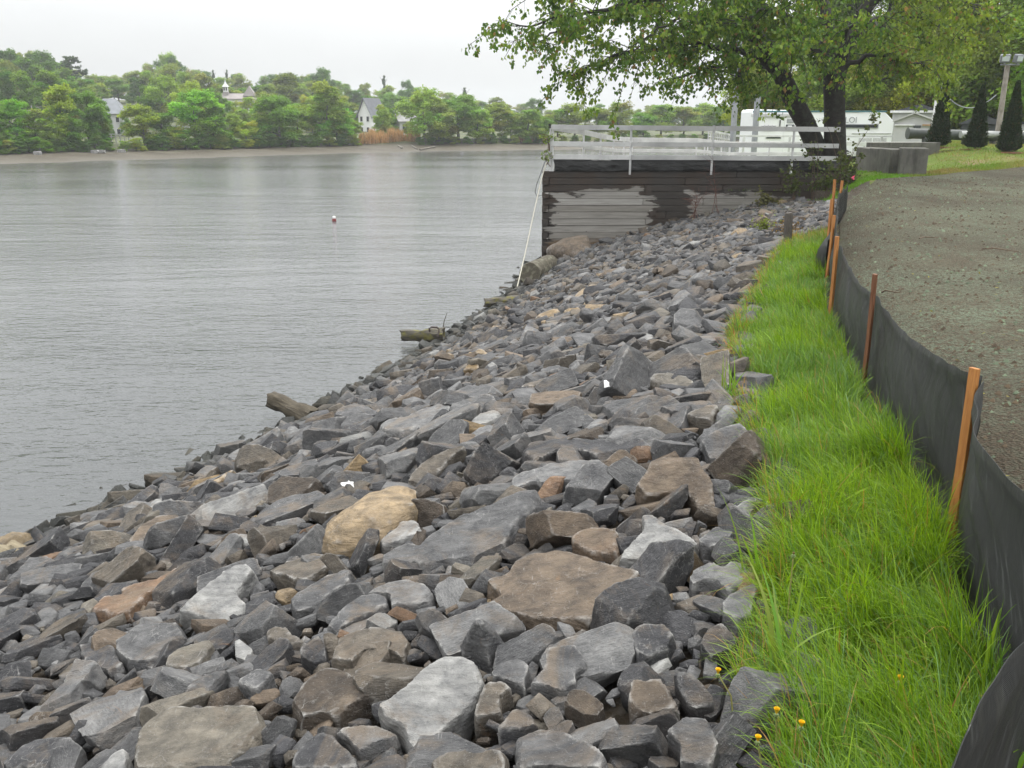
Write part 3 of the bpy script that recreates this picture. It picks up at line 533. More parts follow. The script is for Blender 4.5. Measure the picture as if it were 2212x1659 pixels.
def chip(me, size, seed, n=20, depth=(.02, .075)):
    """knock flat faces off the corners"""
    g = np.random.default_rng(seed)
    m = len(me.vertices)
    co = np.empty(m*3, np.float32); me.vertices.foreach_get('co', co); co = co.reshape(-1, 3)
    c = (co.min(0)+co.max(0))/2
    for k in range(n):
        v = co[g.integers(0, m)]-c
        d = v/(np.linalg.norm(v)+1e-6)+g.normal(0, .55, 3); d /= np.linalg.norm(d)
        s = (co-c) @ d; lim = s.max()-size*g.uniform(*depth)
        ex = np.maximum(s-lim, 0)
        co -= ex[:, None]*d[None, :]*.93
    me.vertices.foreach_set('co', co.ravel()); me.update()
def hero_raw(h, k):
    P = [Vector(p) for p in h['p']]; n = Vector(h['n']); c = sum(P, Vector())/len(P)
    t = h['t']; rnd = random.Random(k*11+3)
    # lengthen straight outline runs with jittered points so that edges are not ruler straight
    Q = []
    for i, p in enumerate(P):
        q = P[(i+1) % len(P)]; Q.append(p)
        if (q-p).length > .09:
            for f in (.36, .68): Q.append(p.lerp(q, f)+Vector([rnd.uniform(-1, 1) for _ in range(3)])*(q-p).length*.055)
    kind = h['kind']
    ext = Vector((1, 0, 0)); w = max((p-c).length for p in Q)
    rings = {'slab': [(-.004, .955), (.02+.05*t, 1.0), (.55*t, 1.05), (1.15*t, .93)],
             'round': [(-.30*t, .28), (-.22*t, .58), (-.08*t, .84), (.12*t, .985), (.5*t, 1.0), (1.0*t, .8)],
             'peak': [(-.42*t, .10), (-.2*t, .42), (0, .74), (.25*t, 1.0), (1.1*t, 1.02)]}[kind]
    tilt = Vector((rnd.uniform(-.05, .05), rnd.uniform(-.05, .05), 0))
    V, F = [], []
    down = (n*.75+Vector((0, 0, .25))).normalized()
    for d, s in rings:
        for j, q in enumerate(Q):
            r = (q-c)*s
            V.append(c+r-down*(d+r.dot(tilt)*.6+(rnd.uniform(-.03, .03)*t if d > .05 else 0)))
    m = len(Q)
    for a in range(len(rings)-1):
        for j in range(m):
            F.append((a*m+j, (a+1)*m+j, (a+1)*m+(j+1) % m, a*m+(j+1) % m))
    F.append(tuple(range(m))); F.append(tuple((len(rings)-1)*m+j for j in range(m-1, -1, -1)))
    return [tuple(v-c) for v in V], F, c, 2*w

def remeshed(items):
    """items: (name, verts, faces, voxel) -> evaluated meshes"""
    obs = []
    for name, V, F, vox in items:
        me = bpy.data.meshes.new(name); me.from_pydata(V, [], F)
        bm = bmesh.new(); bm.from_mesh(me); bmesh.ops.recalc_face_normals(bm, faces=bm.faces); bmesh.ops.triangulate(bm, faces=bm.faces, ngon_method='EAR_CLIP'); bm.to_mesh(me); bm.free()
        o = bpy.data.objects.new('tmp', me); C.objects.link(o)
        md = o.modifiers.new('r', 'REMESH'); md.mode = 'VOXEL'; md.voxel_size = vox
        obs.append(o)
    dg = bpy.context.evaluated_depsgraph_get()
    out = []
    for o, it in zip(obs, items):
        me = bpy.data.meshes.new_from_object(o.evaluated_get(dg)); me.name = it[0]
        out.append(me)
    for o in obs:
        m = o.data; bpy.data.objects.remove(o); bpy.data.meshes.remove(m)
    return out

def rock_poly(seed, flat):
    """angular broken block: a skewed box clipped by random planes"""
    r = random.Random(seed)
    bm = bmesh.new()
    for x in (-1, 1):
        for y in (-.72, .72):
            for z in (-flat, flat):
                bm.verts.new((x*r.uniform(.72, 1.05), y*r.uniform(.68, 1.1), z*r.uniform(.7, 1.12)))
    bmesh.ops.convex_hull(bm, input=bm.verts[:])
    for i in range(r.randint(4, 7)):
        d = Vector((r.gauss(0, 1), r.gauss(0, 1), r.gauss(0, .75))).normalized()
        e = max(v.co.dot(d) for v in bm.verts)
        bmesh.ops.bisect_plane(bm, geom=bm.verts[:]+bm.edges[:]+bm.faces[:], plane_co=d*e*r.uniform(.58, .86), plane_no=d, clear_outer=True)
        pts = [v.co.copy() for v in bm.verts]
        bm.clear()
        for p in pts: bm.verts.new(p)
        res = bmesh.ops.convex_hull(bm, input=bm.verts[:])
        bmesh.ops.delete(bm, geom=[v for v in res['geom_interior'] if isinstance(v, bmesh.types.BMVert)], context='VERTS')
    bmesh.ops.dissolve_limit(bm, angle_limit=.12, verts=bm.verts[:], edges=bm.edges[:])
    return bm

def build_riprap():
    # --- the big stones that can be recognised one by one
    raw = [hero_raw(h, k) for k, h in enumerate(HEROES)]
    items = []
    for h, (V, F, c, w) in zip(HEROES, raw):
        dist = math.hypot(c.x, c.y)
        items.append(('rock', V, F, max(.0105, min(dist*.0034, w/16))))
    flats = [.22, .34, .42, .52, .6, .28, .38, .7, .24, .46, .55, .32, .26, .4, .64, .36]
    polys = []
    for i, fl in enumerate(flats):
        bm = rock_poly(100+i, fl)
        polys.append(([tuple(v.co) for v in bm.verts], [tuple(v.index for v in f.verts) for f in bm.faces])); bm.verts.index_update(); bm.free()
    for V, F in polys: items.append(('rock', V, F, .042))
    meshes = remeshed(items)
    hm, vm = meshes[:len(HEROES)], meshes[len(HEROES):]
    for k, (h, (V, F, c, w), me) in enumerate(zip(HEROES, raw, hm)):
        if h['kind'] != 'round': chip(me, w, k+5, 18, (.008, .045))
        rough_up(me, w, {'round': .5, 'slab': .42, 'peak': .5}[h['kind']], k+1)
    for k, me in enumerate(vm):
        chip(me, 2.0, k+300, 12, (.015, .05)); rough_up(me, 2.0, .40, k+50)
    for me in meshes:
        me.polygons.foreach_set('use_smooth', np.ones(len(me.polygons), dtype=bool))
        me.set_sharp_from_angle(angle=math.radians(34))
        me.materials.clear(); me.materials.append(M_ROCK)
    rocks = []                                     # (object, colour key, shape, px, py, size)
    anchors = []
    placed = []                                    # x, y, r
    polys2 = []
    for h, (V, F, c, w), me in zip(HEROES, raw, hm):
        o = link('rock', me, None, None, tuple(c))
        o.color = (*ROCK_COL[h['c']], 1)
        tag(o, h['label'], 'rock', 'riprap stones on the river bank')
        px, py, d = project(*c)
        if h['key']: anchors.append((h['key'], px, py))
        polys2.append(np.array([(p[0], p[1]) for p in h['p']]))
    # --- the rest, thrown onto the slope largest first
    cells = {}
    def near_ok(x, y, r, k):
        cx, cy = int(x/.35), int(y/.35)
        for i in range(cx-2, cx+3):
            for j in range(cy-2, cy+3):
                for (a, b, q) in cells.get((i, j), ()):
                    if (a-x)**2+(b-y)**2 < (k*(r+q))**2: return False
        return True
    hb = [(p.min(0), p.max(0), p) for p in polys2]
    def in_hero(x, y, sh):
        for lo, hi, p in hb:
            if x < lo[0]-.02 or y < lo[1]-.02 or x > hi[0]+.02 or y > hi[1]+.02: continue
            c = p.mean(0); q = c+(p-c)*sh
            ins = False; j = len(q)-1
            for i in range(len(q)):
                if (q[i][1] > y) != (q[j][1] > y) and x < (q[j][0]-q[i][0])*(y-q[i][1])/(q[j][1]-q[i][1])+q[i][0]: ins = not ins
                j = i
            if ins: return True
        return False
    R = random.Random(5)
    keys = ['dark', 'grey', 'palegrey', 'browngrey', 'brown', 'browndark', 'tan', 'tangrey', 'ochre', 'pale', 'rust']
    wts = [.29, .39, .12, .08, .03, .05, .008, .025, .003, .012, .007]
    allr = []
    def throw(tries, r0, r1, k, sh, zoff, ymax=27.6, ymin=.9, power=1.):
        for _ in range(tries):
            y = ymin+(ymax-ymin)*R.random()**power
            xc = float(CX(y)); xw = float(WX(y))
            t = R.uniform(-.22 if y > 17 else -.015, 1.10)
            x = xc-t*(xc-xw)
            lim = min(1, .46+.10*y) if y < 8 else max(.72, 1-.03*(y-8))
            if x > fence_x(y)-.25: continue
            r = (r0+(r1-r0)*R.random()**1.6)*lim
            px, py, d = project(x, y, -1.5)
            if d < .3 or px < -420 or px > 2500 or py > 2500: continue
            if t < .0 and r > .14: continue
            if in_hero(x, y, sh) or not near_ok(x, y, r, k): continue
            cells.setdefault((int(x/.35), int(y/.35)), []).append((x, y, r))
            allr.append((x, y, r, zoff, t))
    CXv = np.linspace(-12, 29, 800)
    cxs, wxs = crest_x(CXv), wedge_x(CXv)
    CX = lambda y: cxs[min(int((y+12)/41*800), 799)]
    WX = lambda y: wxs[min(int((y+12)/41*800), 799)]
    throw(2200, .15, .25, .72, 1.22, .14)
    throw(15000, .085, .155, .60, 1.14, .16)
    throw(46000, .045, .085, .62, 1.04, .22)
    throw(22000, .024, .045, .66, .98, .25, 14, .9, 1.4)
    print('riprap', len(allr))
    # size in view
    info = []
    for (x, y, r, zo, t) in allr:
        z = float(land_z(x, y))
        px, py, d = project(x, y, z)
        vis = -20 < px < 2232 and -20 < py < 1690 and z > WATER-.1
        info.append((r/d if vis else 0, x, y, z, r, zo, px, py, t))
    order = sorted(range(len(info)), key=lambda i: -info[i][0])
    single = set(order[:300-len(HEROES)-2])
    # light meshes for the crowd
    low = []
    for i in range(36):
        bm = rock_poly(500+i, [.24, .34, .44, .56, .30, .4][i % 6])
        bmesh.ops.bevel(bm, geom=bm.edges[:], offset=.016, segments=1, affect='EDGES', profile=.6)
        bmesh.ops.triangulate(bm, faces=bm.faces)
        bm.verts.ensure_lookup_table(); bm.verts.index_update()
        low.append((np.array([v.co[:] for v in bm.verts]), np.array([[v.index for v in f.verts] for f in bm.faces]))); bm.free()
    SV, SF, SC = [], [], []; base = 0
    used = {}
    counts = {}
    for i in order:
        s, x, y, z, r, zo, px, py, t = info[i]
        key = R.choices(keys, wts)[0]
        n = bank_n(x, y)
        tilt = Vector((R.gauss(0, .34), R.gauss(-.06, .34), 0)) if R.random() < .74 else Vector((R.gauss(0, .8), R.gauss(0, .8), 0))
        zax = (n+tilt).normalized()
        ang = R.gauss(.35, .5) if R.random() < .68 else R.uniform(0, 6.28)
        xax = Vector((math.cos(ang), math.sin(ang), 0)); xax = (xax-zax*xax.dot(zax)).normalized()
        M = Matrix((xax, zax.cross(xax), zax)).transposed()
        sc = (r*R.uniform(1.0, 1.5), r*R.uniform(.85, 1.15), r*R.uniform(.95, 1.4))
        pos = Vector((x, y, z))+n*(zo*r+.012)
        if i in single:
            vi = R.randrange(len(vm))
            o = link('rock', vm[vi], None, None, tuple(pos))
            o.rotation_euler = M.to_euler(); o.scale = sc
            f = R.uniform(.82, 1.2)
            o.color = (*[c*f for c in ROCK_COL[key]], 1)
            shape = 'slab' if flats[vi] < .27 else 'flattish rock' if flats[vi] < .35 else 'angular rock' if flats[vi] < .5 else 'chunky rock'
            a = min(anchors, key=lambda a: math.hypot(a[1]-px, (a[2]-py)*1.2))
            dx, dy = px-a[1], (py-a[2])*1.2
            rel = ('right of' if dx > 0 else 'left of') if abs(dx) > abs(dy) else ('below' if dy > 0 else 'above')
            rocks.append((o, ROCK_WORD[key]+' '+shape, rel, a[0], math.hypot(dx, dy)))
        else:
            Vv, Ff = low[R.randrange(36)]
            A = np.array(M)*np.array(sc)[None, :]
            SV.append(Vv @ A.T+np.array(pos)); SF.append(Ff+base); base += len(Vv)
            f = R.uniform(.75, 1.25)
            SC.append(np.tile(np.array([*[c*f for c in ROCK_COL[key]], 1]), (len(Vv), 1)))
    me = mesh_np('riprap', np.concatenate(SV), np.concatenate(SF))
    add_attr(me, 'tint', np.concatenate(SC), 'FLOAT_COLOR')
    tag(link('riprap', me, M_ROCKS), 'thousands of small broken slate stones filling the gaps of the bank', kind='stuff')
    words_ = ['first', 'second', 'third', 'fourth', 'fifth', 'sixth', 'seventh', 'eighth', 'ninth', 'tenth']
    grp = {}
    for rec in rocks: grp.setdefault(rec[1:4], []).append(rec)
    for (kind, rel, an), rs in grp.items():
        rs.sort(key=lambda q: q[4])
        for k, rec in enumerate(rs):
            lab = f'{kind} just {rel} the {an}' if len(rs) == 1 else f'{words_[min(k, 9)]} {kind} {rel} the {an}, counting outward from it'
            tag(rec[0], lab, 'rock', 'riprap stones on the river bank')
build_riprap()
# ---------------------------------------------------------------- grass strip
def m_blade(name, trans=.38, rough=.45, spec=.28):
    t = NT(name)
    a = t.n('ShaderNodeAttribute', attribute_name='tint').outputs['Color']
    b = t.bsdf(a, rough, None, spec)
    tr = t.n('ShaderNodeBsdfTranslucent'); t.l(t.mix(1., a, (1.25, 1.3, .55), 'MULTIPLY'), tr.inputs['Color'])
    m = t.n('ShaderNodeMixShader', _Fac=trans); t.l(b, m.inputs[1]); t.l(tr.outputs[0], m.inputs[2])
    return t.done(m.outputs[0])
M_BLADE = m_blade('grass_blade')
def blades(P, Lh, W, dirx, diry, lean, curl, col, segs=4):
    """vectorised curved blades; P (n,3) roots, lean = initial tilt, curl = added tilt to the tip"""
    n = len(P)
    vs = []
    T = np.linspace(0, 1, segs+1)
    pos = P.copy(); wx, wy = -diry, dirx
    tw = RNG.uniform(-.9, .9, n)
    wx2 = wx*np.cos(tw)-wy*np.sin(tw); wy2 = wx*np.sin(tw)+wy*np.cos(tw)
    for k, tt in enumerate(T):
        if k:
            th = lean+curl*(tt-.5/segs)**1.4
            st = Lh/segs
            pos = pos+np.stack([np.sin(th)*dirx*st, np.sin(th)*diry*st, np.cos(th)*st], 1)
        w = W*(1-tt**1.7)*.5+.0002
        off = np.stack([wx2*w, wy2*w, np.zeros(n)], 1)
        if k < segs: vs += [pos-off, pos+off]
        else: vs.append(pos)
    V = np.stack(vs, 1)                                     # n, 2*segs+1, 3
    m = 2*segs+1
    f = []
    for k in range(segs-1):
        a = 2*k; f += [(a, a+1, a+3), (a, a+3, a+2)]
    a = 2*(segs-1); f.append((a, a+1, a+2))
    F = (np.arange(n)[:, None, None]*m+np.array(f)[None]).reshape(-1, 3)
    tipf = np.repeat(np.linspace(.0, 1, segs+1), 2)[:m]
    cc = np.ones((n, m, 4)); cc[:, :, :3] = col[:, None, :]
    return V.reshape(-1, 3), F, cc.reshape(-1, 4)
def fbm(x, y, s, k=0):
    return np.array([noise.noise(Vector((a*s, b*s, k*7.3)))+.5*noise.noise(Vector((a*s*2.3, b*s*2.3, k*3.1+9))) for a, b in zip(x, y)])
def build_grass():
    parts = []
    def strip(n, y0, y1, w0, w1, l0, l1, segs):
        y = y0+(y1-y0)*RNG.random(n)
        xc = crest_x(y); xf = fence_x(y)
        wob = fbm(y, y*0+1, 2.1)*.10+.05
        u = RNG.random(n)
        x = (xc-.10+wob)+u*(xf-.06-(xc-.10+wob))
        z = land_z(x, y)-.01
        big = fbm(x, y, 3.2, 1); mid = fbm(x, y, 1.1, 2)
        keep = RNG.random(n) < np.clip(.8+.9*big, .18, 1)
        edge = np.minimum(u, 1-u)
        Lh = (l0+(l1-l0)*RNG.random(n)**1.4)*np.clip(1+.55*big+.25*mid, .45, 1.8)*np.where(u < .10, .8, 1)
        ang = 2.4+2.6*mid+1.4*big+RNG.normal(0, .9, n)
        lean = np.abs(RNG.normal(.28, .26, n)); curl = np.abs(RNG.normal(1.0, .65, n))
        W = w0+(w1-w0)*RNG.random(n)**2
        g = np.clip(.5+.5*mid+RNG.normal(0, .28, n), 0, 1)[:, None]
        col = np.array([.082, .185, .010])*(1-g)+np.array([.25, .375, .024])*g
        bl = (RNG.random(n) < .17)[:, None]
        col = np.where(bl, np.array([.11, .205, .06]), col)
        straw = (RNG.random(n) < np.where(u < .14, .17, .03)+.5*np.clip((y-14.3)/2, 0, 1))[:, None]
        col = np.where(straw, np.array([.34, .20, .07]), col)
        red = (RNG.random(n) < np.where((u < .13) & (y > 5.5), .22, .0))[:, None]
        col = np.where(red, np.array([.36, .13, .04]), col)
        col = col*RNG.uniform(.72, 1.22, n)[:, None]
        k = keep
        parts.append(blades(np.stack([x, y, z], 1)[k], Lh[k], W[k], np.cos(ang)[k], np.sin(ang)[k], lean[k], curl[k], col[k], segs))
    strip(30000, 1.5, 4.6, .0028, .0062, .13, .34, 5)
    strip(30000, 4.3, 8.2, .0036, .0075, .12, .30, 4)
    strip(700, 1.5, 8.0, .011, .019, .16, .34, 6)
    strip(34000, 7.8, 16.4, .006, .012, .12, .28, 3)
    b = 0; V, F, Cc = [], [], []
    for v, f, c in parts: V.append(v); F.append(f+b); Cc.append(c); b += len(v)
    me = mesh_np('grass', np.concatenate(V), np.concatenate(F), True); add_attr(me, 'tint', np.concatenate(Cc), 'FLOAT_COLOR')
    tag(link('grass', me, M_BLADE), 'long wet spring grass along the top of the bank', kind='stuff')
    # lawn beyond the yard, short blades
    n = 60000
    x = RNG.uniform(6.5, 26, n); y = 20+RNG.random(n)**1.3*24
    yf = yard_far(x); y = np.where(y < yf+.05, yf+.05+RNG.random(n)*1.2, y)
    x = np.where(y > 28, np.maximum(x, 10.2), x)
    z = np.where(y <= 27.9, land_z(x, y), back_z(x, y))
    g = np.clip(.5+.8*fbm(x, y, .5, 4)+RNG.normal(0, .2, n), 0, 1)[:, None]
    col = np.array([.27, .20, .09])*(1-g)+np.array([.12, .215, .018])*g
    lush = ((x < 11.6) & (y < 32))[:, None]
    col = np.where(lush, np.array([.12, .25, .016]), col)*RNG.uniform(.8, 1.2, n)[:, None]
    ang = RNG.uniform(0, 6.28, n)
    v, f, c = blades(np.stack([x, y, z-.01], 1), RNG.uniform(.04, .11, n), RNG.uniform(.012, .022, n), np.cos(ang), np.sin(ang), np.abs(RNG.normal(.3, .2, n)), RNG.uniform(.2, .9, n), col, 2)
    me = mesh_np('lawn_grass', v, f); add_attr(me, 'tint', c, 'FLOAT_COLOR')
    tag(link('lawn_grass', me, M_BLADE), 'patchy short lawn beyond the seeded yard', kind='stuff')
build_grass()

def leafy_blade_mesh(name, specs, mat, parent=None, base=(0, 0, 0)):
    """a few broad single blades: (x,y,z,length,width,angle,lean,curl,colour)"""
    A = np.array([s[:8] for s in specs], float); col = np.array([s[8] for s in specs], float)
    P = A[:, :3]-np.array(base)
    v, f, c = blades(P, A[:, 3], A[:, 4], np.cos(A[:, 5]), np.sin(A[:, 5]), A[:, 6], A[:, 7], col, 7)
    me = mesh_np(name, v, f, True); add_attr(me, 'tint', c, 'FLOAT_COLOR')
    return me
def build_weeds():
    R = random.Random(9)
    for (x, y, nb, l0, l1, lab) in ((.86, 2.55, 9, .28, .55, 'clump of broad pale reed grass blades rising above the dandelions'),
                                    (.98, 3.25, 5, .3, .5, 'tall single tuft of broad grass standing at the rock edge'),
                                    (1.5, 6.0, 14, .2, .36, 'dark green broad tuft of grass beside the grass edge boulder'),
                                    (1.28, 2.0, 10, .2, .42, 'arching broad grass tuft near the bottom of the grass strip')):
        z = float(land_z(x, y))
        sp = [(x+R.gauss(0, .035), y+R.gauss(0, .035), z, R.uniform(l0, l1), R.uniform(.011, .02), R.choice([R.gauss(1.6, .8), R.gauss(.2, .9), R.gauss(3, .8)]), R.uniform(.02, .4), R.uniform(.3, 1.3), (R.uniform(.14, .2), R.uniform(.24, .31), R.uniform(.03, .06))) for _ in range(nb)]
        o = link('grass_tuft', leafy_blade_mesh('grass_tuft', sp, M_BLADE, None, (x, y, z)), M_BLADE, None, (x, y, z))
        tag(o, lab, 'grass tuft', 'broad grass tufts in the strip')
    m_pet = simple_mat('dandelion_yellow', (.85, .55, .02), .6, .2, 60, .1)
    m_stem = simple_mat('dandelion_stem', (.25, .24, .08), .5, .2, 60, .1)
    m_sep = simple_mat('dandelion_sepal', (.12, .17, .05), .5, .2, 60, .1)
    fl = [(.70, 2.42, .17, (-.06, .02), 'dandelion hanging farthest out over the rocks on a bent stem'),
          (.755, 2.18, .20, (-.01, .0), 'half open dandelion standing just above the yellow pair'),
          (.80, 2.13, .19, (.0, .0), 'brightest yellow dandelion, larger of the low pair'),
          (.70, 2.12, .16, (-.02, .0), 'closed dandelion bud lowest among the stones'),
          (1.12, 2.28, .22, (.01, .0), 'lone orange yellow dandelion in the middle of the grass'),
          (.98, 2.85, .36, (.0, .0), 'withered dandelion head on a tall stem in the grass')]
    for k, (x, y, hgt, (lx, ly), lab) in enumerate(fl):
        z = float(land_z(x, y))
        t = thing('dandelion', (x, y, z), lab, 'dandelion', 'dandelions at the grass edge')
        top = Vector((x+lx, y+ly, z+hgt))
        MB().tube([(x, y, z-.02), (x+lx*.3, y+ly*.3, z+hgt*.6), top], [.0028, .0026, .0024], 6).build('stem', m_stem, t, smooth=True)
        mb = MB(); r = .021 if k < 5 else .010
        for ring, (nn, tilt, rr) in enumerate(((13, .42, 1), (11, .25, 1.02), (8, .1, .95))):
            for j in range(nn):
                a = 2*math.pi*(j+.4*ring)/nn
                d = Vector((math.cos(a)*math.sin(tilt), math.sin(a)*math.sin(tilt), math.cos(tilt))); s = Vector((-math.sin(a), math.cos(a), 0))*.0028
                e = top+d*r*rr; b0 = top+d*.002
                mb.add([b0-s*.6, b0+s*.6, e+s, e-s, (e+b0)/2+Vector((0, 0, .002))], [(0, 1, 4), (1, 2, 4), (2, 3, 4), (3, 0, 4)])
        mb.build('flower_head', m_pet if k < 5 else simple_mat('withered', (.3, .2, .1)), t)
        mb = MB()
        for j in range(8):
            a = 2*math.pi*j/8; d = Vector((math.cos(a), math.sin(a), -.25)); s = Vector((-math.sin(a), math.cos(a), 0))*.003
            mb.add([top-s, top+s, top+d*.012+Vector((0, 0, -.003))], [(0, 1, 2)])
        mb.tube([top-Vector((0, 0, .012)), top], [.004, .0065], 8)
        mb.build('sepal', m_sep, t)
build_weeds()

# ---------------------------------------------------------------- silt fence
def m_fabric():
    t = NT('silt_fabric'); p = t.pos(); u = t.n('ShaderNodeTexCoord').outputs['UV']
    c = t.mix(t.rng(t.noise(u, 3, 5, .6), .35, .65), (.012, .013, .012), (.024, .026, .024))
    # pale scuffs that follow the weave
    s = t.noise(t.mapping(t.mapping(u, (1, 1, 1), (0, 0, .62)), (42, 2.2, 1)), 1, 5, .72)
    c = t.mix(t.math('MULTIPLY', t.rng(s, .56, .70), t.rng(t.noise(u, 2.2, 3), .38, .62, .1, .8)), c, (.25, .26, .25))
    c = t.mix(t.rng(t.noise(t.mapping(u, (9, 2, 1)), 1, 4), .58, .72, 0, .4), c, (.10, .10, .075))
    w = t.n('ShaderNodeTexWave', wave_type='BANDS', bands_direction='Y', _Scale=90.0); t.l(u, w.inputs['Vector'])
    h = t.math('ADD', t.math('MULTIPLY', w.outputs['Fac'], .12), t.math('MULTIPLY', t.noise(t.mapping(u, (9, .8, 1)), 1.2, 4), 1.))
    b = t.bsdf(c, .36, t.bump(h, .7, .03), .45)
    tr = t.n('ShaderNodeBsdfTranslucent'); tr.inputs['Color'].default_value = (.03, .034, .026, 1)
    m = t.n('ShaderNodeMixShader', _Fac=.35); t.l(b, m.inputs[1]); t.l(tr.outputs[0], m.inputs[2])
    return t.done(m.outputs[0])
def m_stake(name, a, b):
    t = NT(name); p = t.pos()
    g = t.noise(t.mapping(p, (60, 60, 5)), 1, 5, .65, .6)
    c = t.mix(t.rng(g, .35, .68), a, b)
    return t.done(t.bsdf(c, .55, t.bump(g, .35, .006), .4))
def build_fence():
    mf = m_fabric()
    m1 = m_stake('stake_wood', (.27, .10, .024), (.45, .20, .055)); m2 = m_stake('stake_wood_dark', (.115, .045, .02), (.23, .10, .05))
    root = thing('silt_fence', (1.98, 3.68, -.12), 'long black silt fence of woven fabric on orange wooden stakes between grass and yard', 'silt fence')
    def ribbon(ctrl, ztop, name, bulge=.05, skirt=.06, nv=16, dens=16, seedk=0, sagged=True):
        # ctrl: (x,y) ground line; ztop: heights at ctrl points above ground
        pts = [Vector((*c, 0)) for c in ctrl]
        dist = [0]
        for a, b in zip(pts, pts[1:]): dist.append(dist[-1]+(b-a).length)
        nS = int(dist[-1]*dens)+2
        S = np.linspace(0, dist[-1], nS)
        # smooth interpolation of the line
        X = np.interp(S, dist, [p.x for p in pts]); Y = np.interp(S, dist, [p.y for p in pts])
        for _ in range(6): X[1:-1] = (X[:-2]+2*X[1:-1]+X[2:])/4; Y[1:-1] = (Y[:-2]+2*Y[1:-1]+Y[2:])/4
        H = np.interp(S, dist, ztop)
        dx = np.gradient(X); dy = np.gradient(Y); l = np.hypot(dx, dy); nx, ny = -dy/l, dx/l     # towards the river
        sd = np.array(dist)
        V, UV = [], []
        for i, s in enumerate(S):
            k = min(max(np.searchsorted(sd, s)-1, 0), len(sd)-2); f = (s-sd[k])/(sd[k+1]-sd[k])
            sag = 4*f*(1-f) if sagged else .35
            g = float(land_z(X[i], Y[i]))
            for j in range(nv+1):
                v = j/nv
                zz = g-.04+(H[i]-.085*sag+.04)*v
                b = bulge*math.sin(v*math.pi)*sag+.016*noise.noise(Vector((s*1.6, v*1.2, seedk)))+.020*noise.noise(Vector((s*5-v*6.5, v*.5, 4+seedk)))*(.3+v*.7)+.014*(1-v)*abs(noise.noise(Vector((s*13-v*11, v*.6, 8+seedk))))+(.012 if v > .93 else 0)
                if v < .12: b += skirt*(1-v/.12)
                V.append((X[i]+nx[i]*b, Y[i]+ny[i]*b, zz)); UV.append((s, v*.7))
        n, m = nS, nv+1
        i, j = np.meshgrid(np.arange(n-1), np.arange(m-1), indexing='ij'); a = (i*m+j).ravel()
        F = np.stack([a, a+m, a+m+1, a+1], 1)
        me = mesh_np(name, np.array(V)-np.array(world_loc(root)), F, True)
        ul = me.uv_layers.new(name='UVMap'); UV = np.array(UV, np.float32)
        ul.data.foreach_set('uv', UV[F.ravel()].ravel())
        o = link(name, me, mf, root)
        md = o.modifiers.new('thickness', 'SOLIDIFY'); md.thickness = .0025
        return o
    ribbon([(2.02, 3.70), (2.52, 6.12), (3.12, 8.55), (3.93, 11.0), (4.50, 12.6), (6.05, 17.0), (6.5, 18.0), (7.3, 20.0)], [.70, .60, .66, .62, .66, .68, .66, .6], 'fabric', .06, .05, 18, 16)
    ribbon([(.22, .98), (.50, 1.14), (.815, 1.40), (1.085, 1.72), (1.46, 2.12), (1.64, 2.48), (1.68, 2.82), (1.75, 3.17), (1.90, 3.5), (2.0, 3.66)], [.66, .64, .64, .63, .60, .60, .61, .63, .68, .72], 'fabric', .03, .02, 18, 34, 3, False)
    st = [((1.915, 3.60, -.35), (1.945, 3.66, .60), .046, .020, m1, None), ((2.445, 6.03, -.35), (2.42, 5.98, .615), .034, .02, m2, 'dark weathered stake with a broken knotty foot'),
          ((3.03, 8.44, -.35), (3.045, 8.5, .555), .04, .026, m1, None), ((3.84, 10.95, -.4), (3.88, 11, .50), .038, .026, m1, None),
          ((4.37, 12.55, -.4), (4.39, 12.6, .56), .042, .026, m1, None), ((5.94, 16.95, -.5), (5.94, 17., .55), .05, .03, m1, None), ((6.36, 17.9, -.5), (6.42, 17.95, .47), .05, .03, m1, None)]
    for a, b, w, d, m, lab in st:
        mb = MB(); A, B = Vector(a), Vector(b)
        mb.beam(A, A.lerp(B, .5)+Vector((.004, 0, 0)), w, d, (1, .35, 0)).beam(A.lerp(B, .5)+Vector((.004, 0, -.002)), B, w*.985, d*.985, (1, .35, 0))
        o = mb.build('stake', m, root, bevel=.002)
        if lab: o['label'] = lab
    # loose fabric pulled out at the far stakes
    mb = MB()
    V = []; F = []
    for i in range(9):
        for j in range(7):
            u, v = i/8, j/6
            V.append((3.88+.62*u-.20*math.sin(v*math.pi)**.7*math.sin(u*math.pi)-.05, 11.0+1.6*u-.1*math.sin(u*math.pi), -.42+.62*v))
    F = [(i*7+j, (i+1)*7+j, (i+1)*7+j+1, i*7+j+1) for i in range(8) for j in range(6)]
    mb.add(V, F)
    o = mb.build('loose_flap', mf, root, smooth=True); md = o.modifiers.new('thickness', 'SOLIDIFY'); md.thickness = .0025
build_fence()

def wood_mat(name, a, b, rough=.75, sc=(50, 50, 5)):
    t = NT(name); p = t.pos()
    g = t.noise(t.mapping(p, sc), 1, 6, .65, 1.0)
    c = t.mix(t.rng(g, .3, .7), a, b)
    c = t.mix(t.rng(t.noise(p, 4, 4), .5, .7, 0, .5), c, tuple(x*.5 for x in a))
    return t.done(t.bsdf(c, rough, t.bump(g, .6, .01), .35))
M_GREYWOOD = wood_mat('weathered_grey_wood', (.045, .038, .032), (.12, .105, .09))
def build_post():
    mb = MB(); z = float(land_z(4.6, 15.5))
    mb.tube([(4.66, 15.3, z-.3), (4.65, 15.3, z+.2), (4.63, 15.29, z+.58), (4.625, 15.29, z+.62)], [.072, .07, .068, .060], 14)
    tag(mb.build('bollard_post', M_GREYWOOD, None, 0, True, (4.62, 15.5, z)), 'short weathered wooden post standing where the rocks meet the grass', 'post')
build_post()
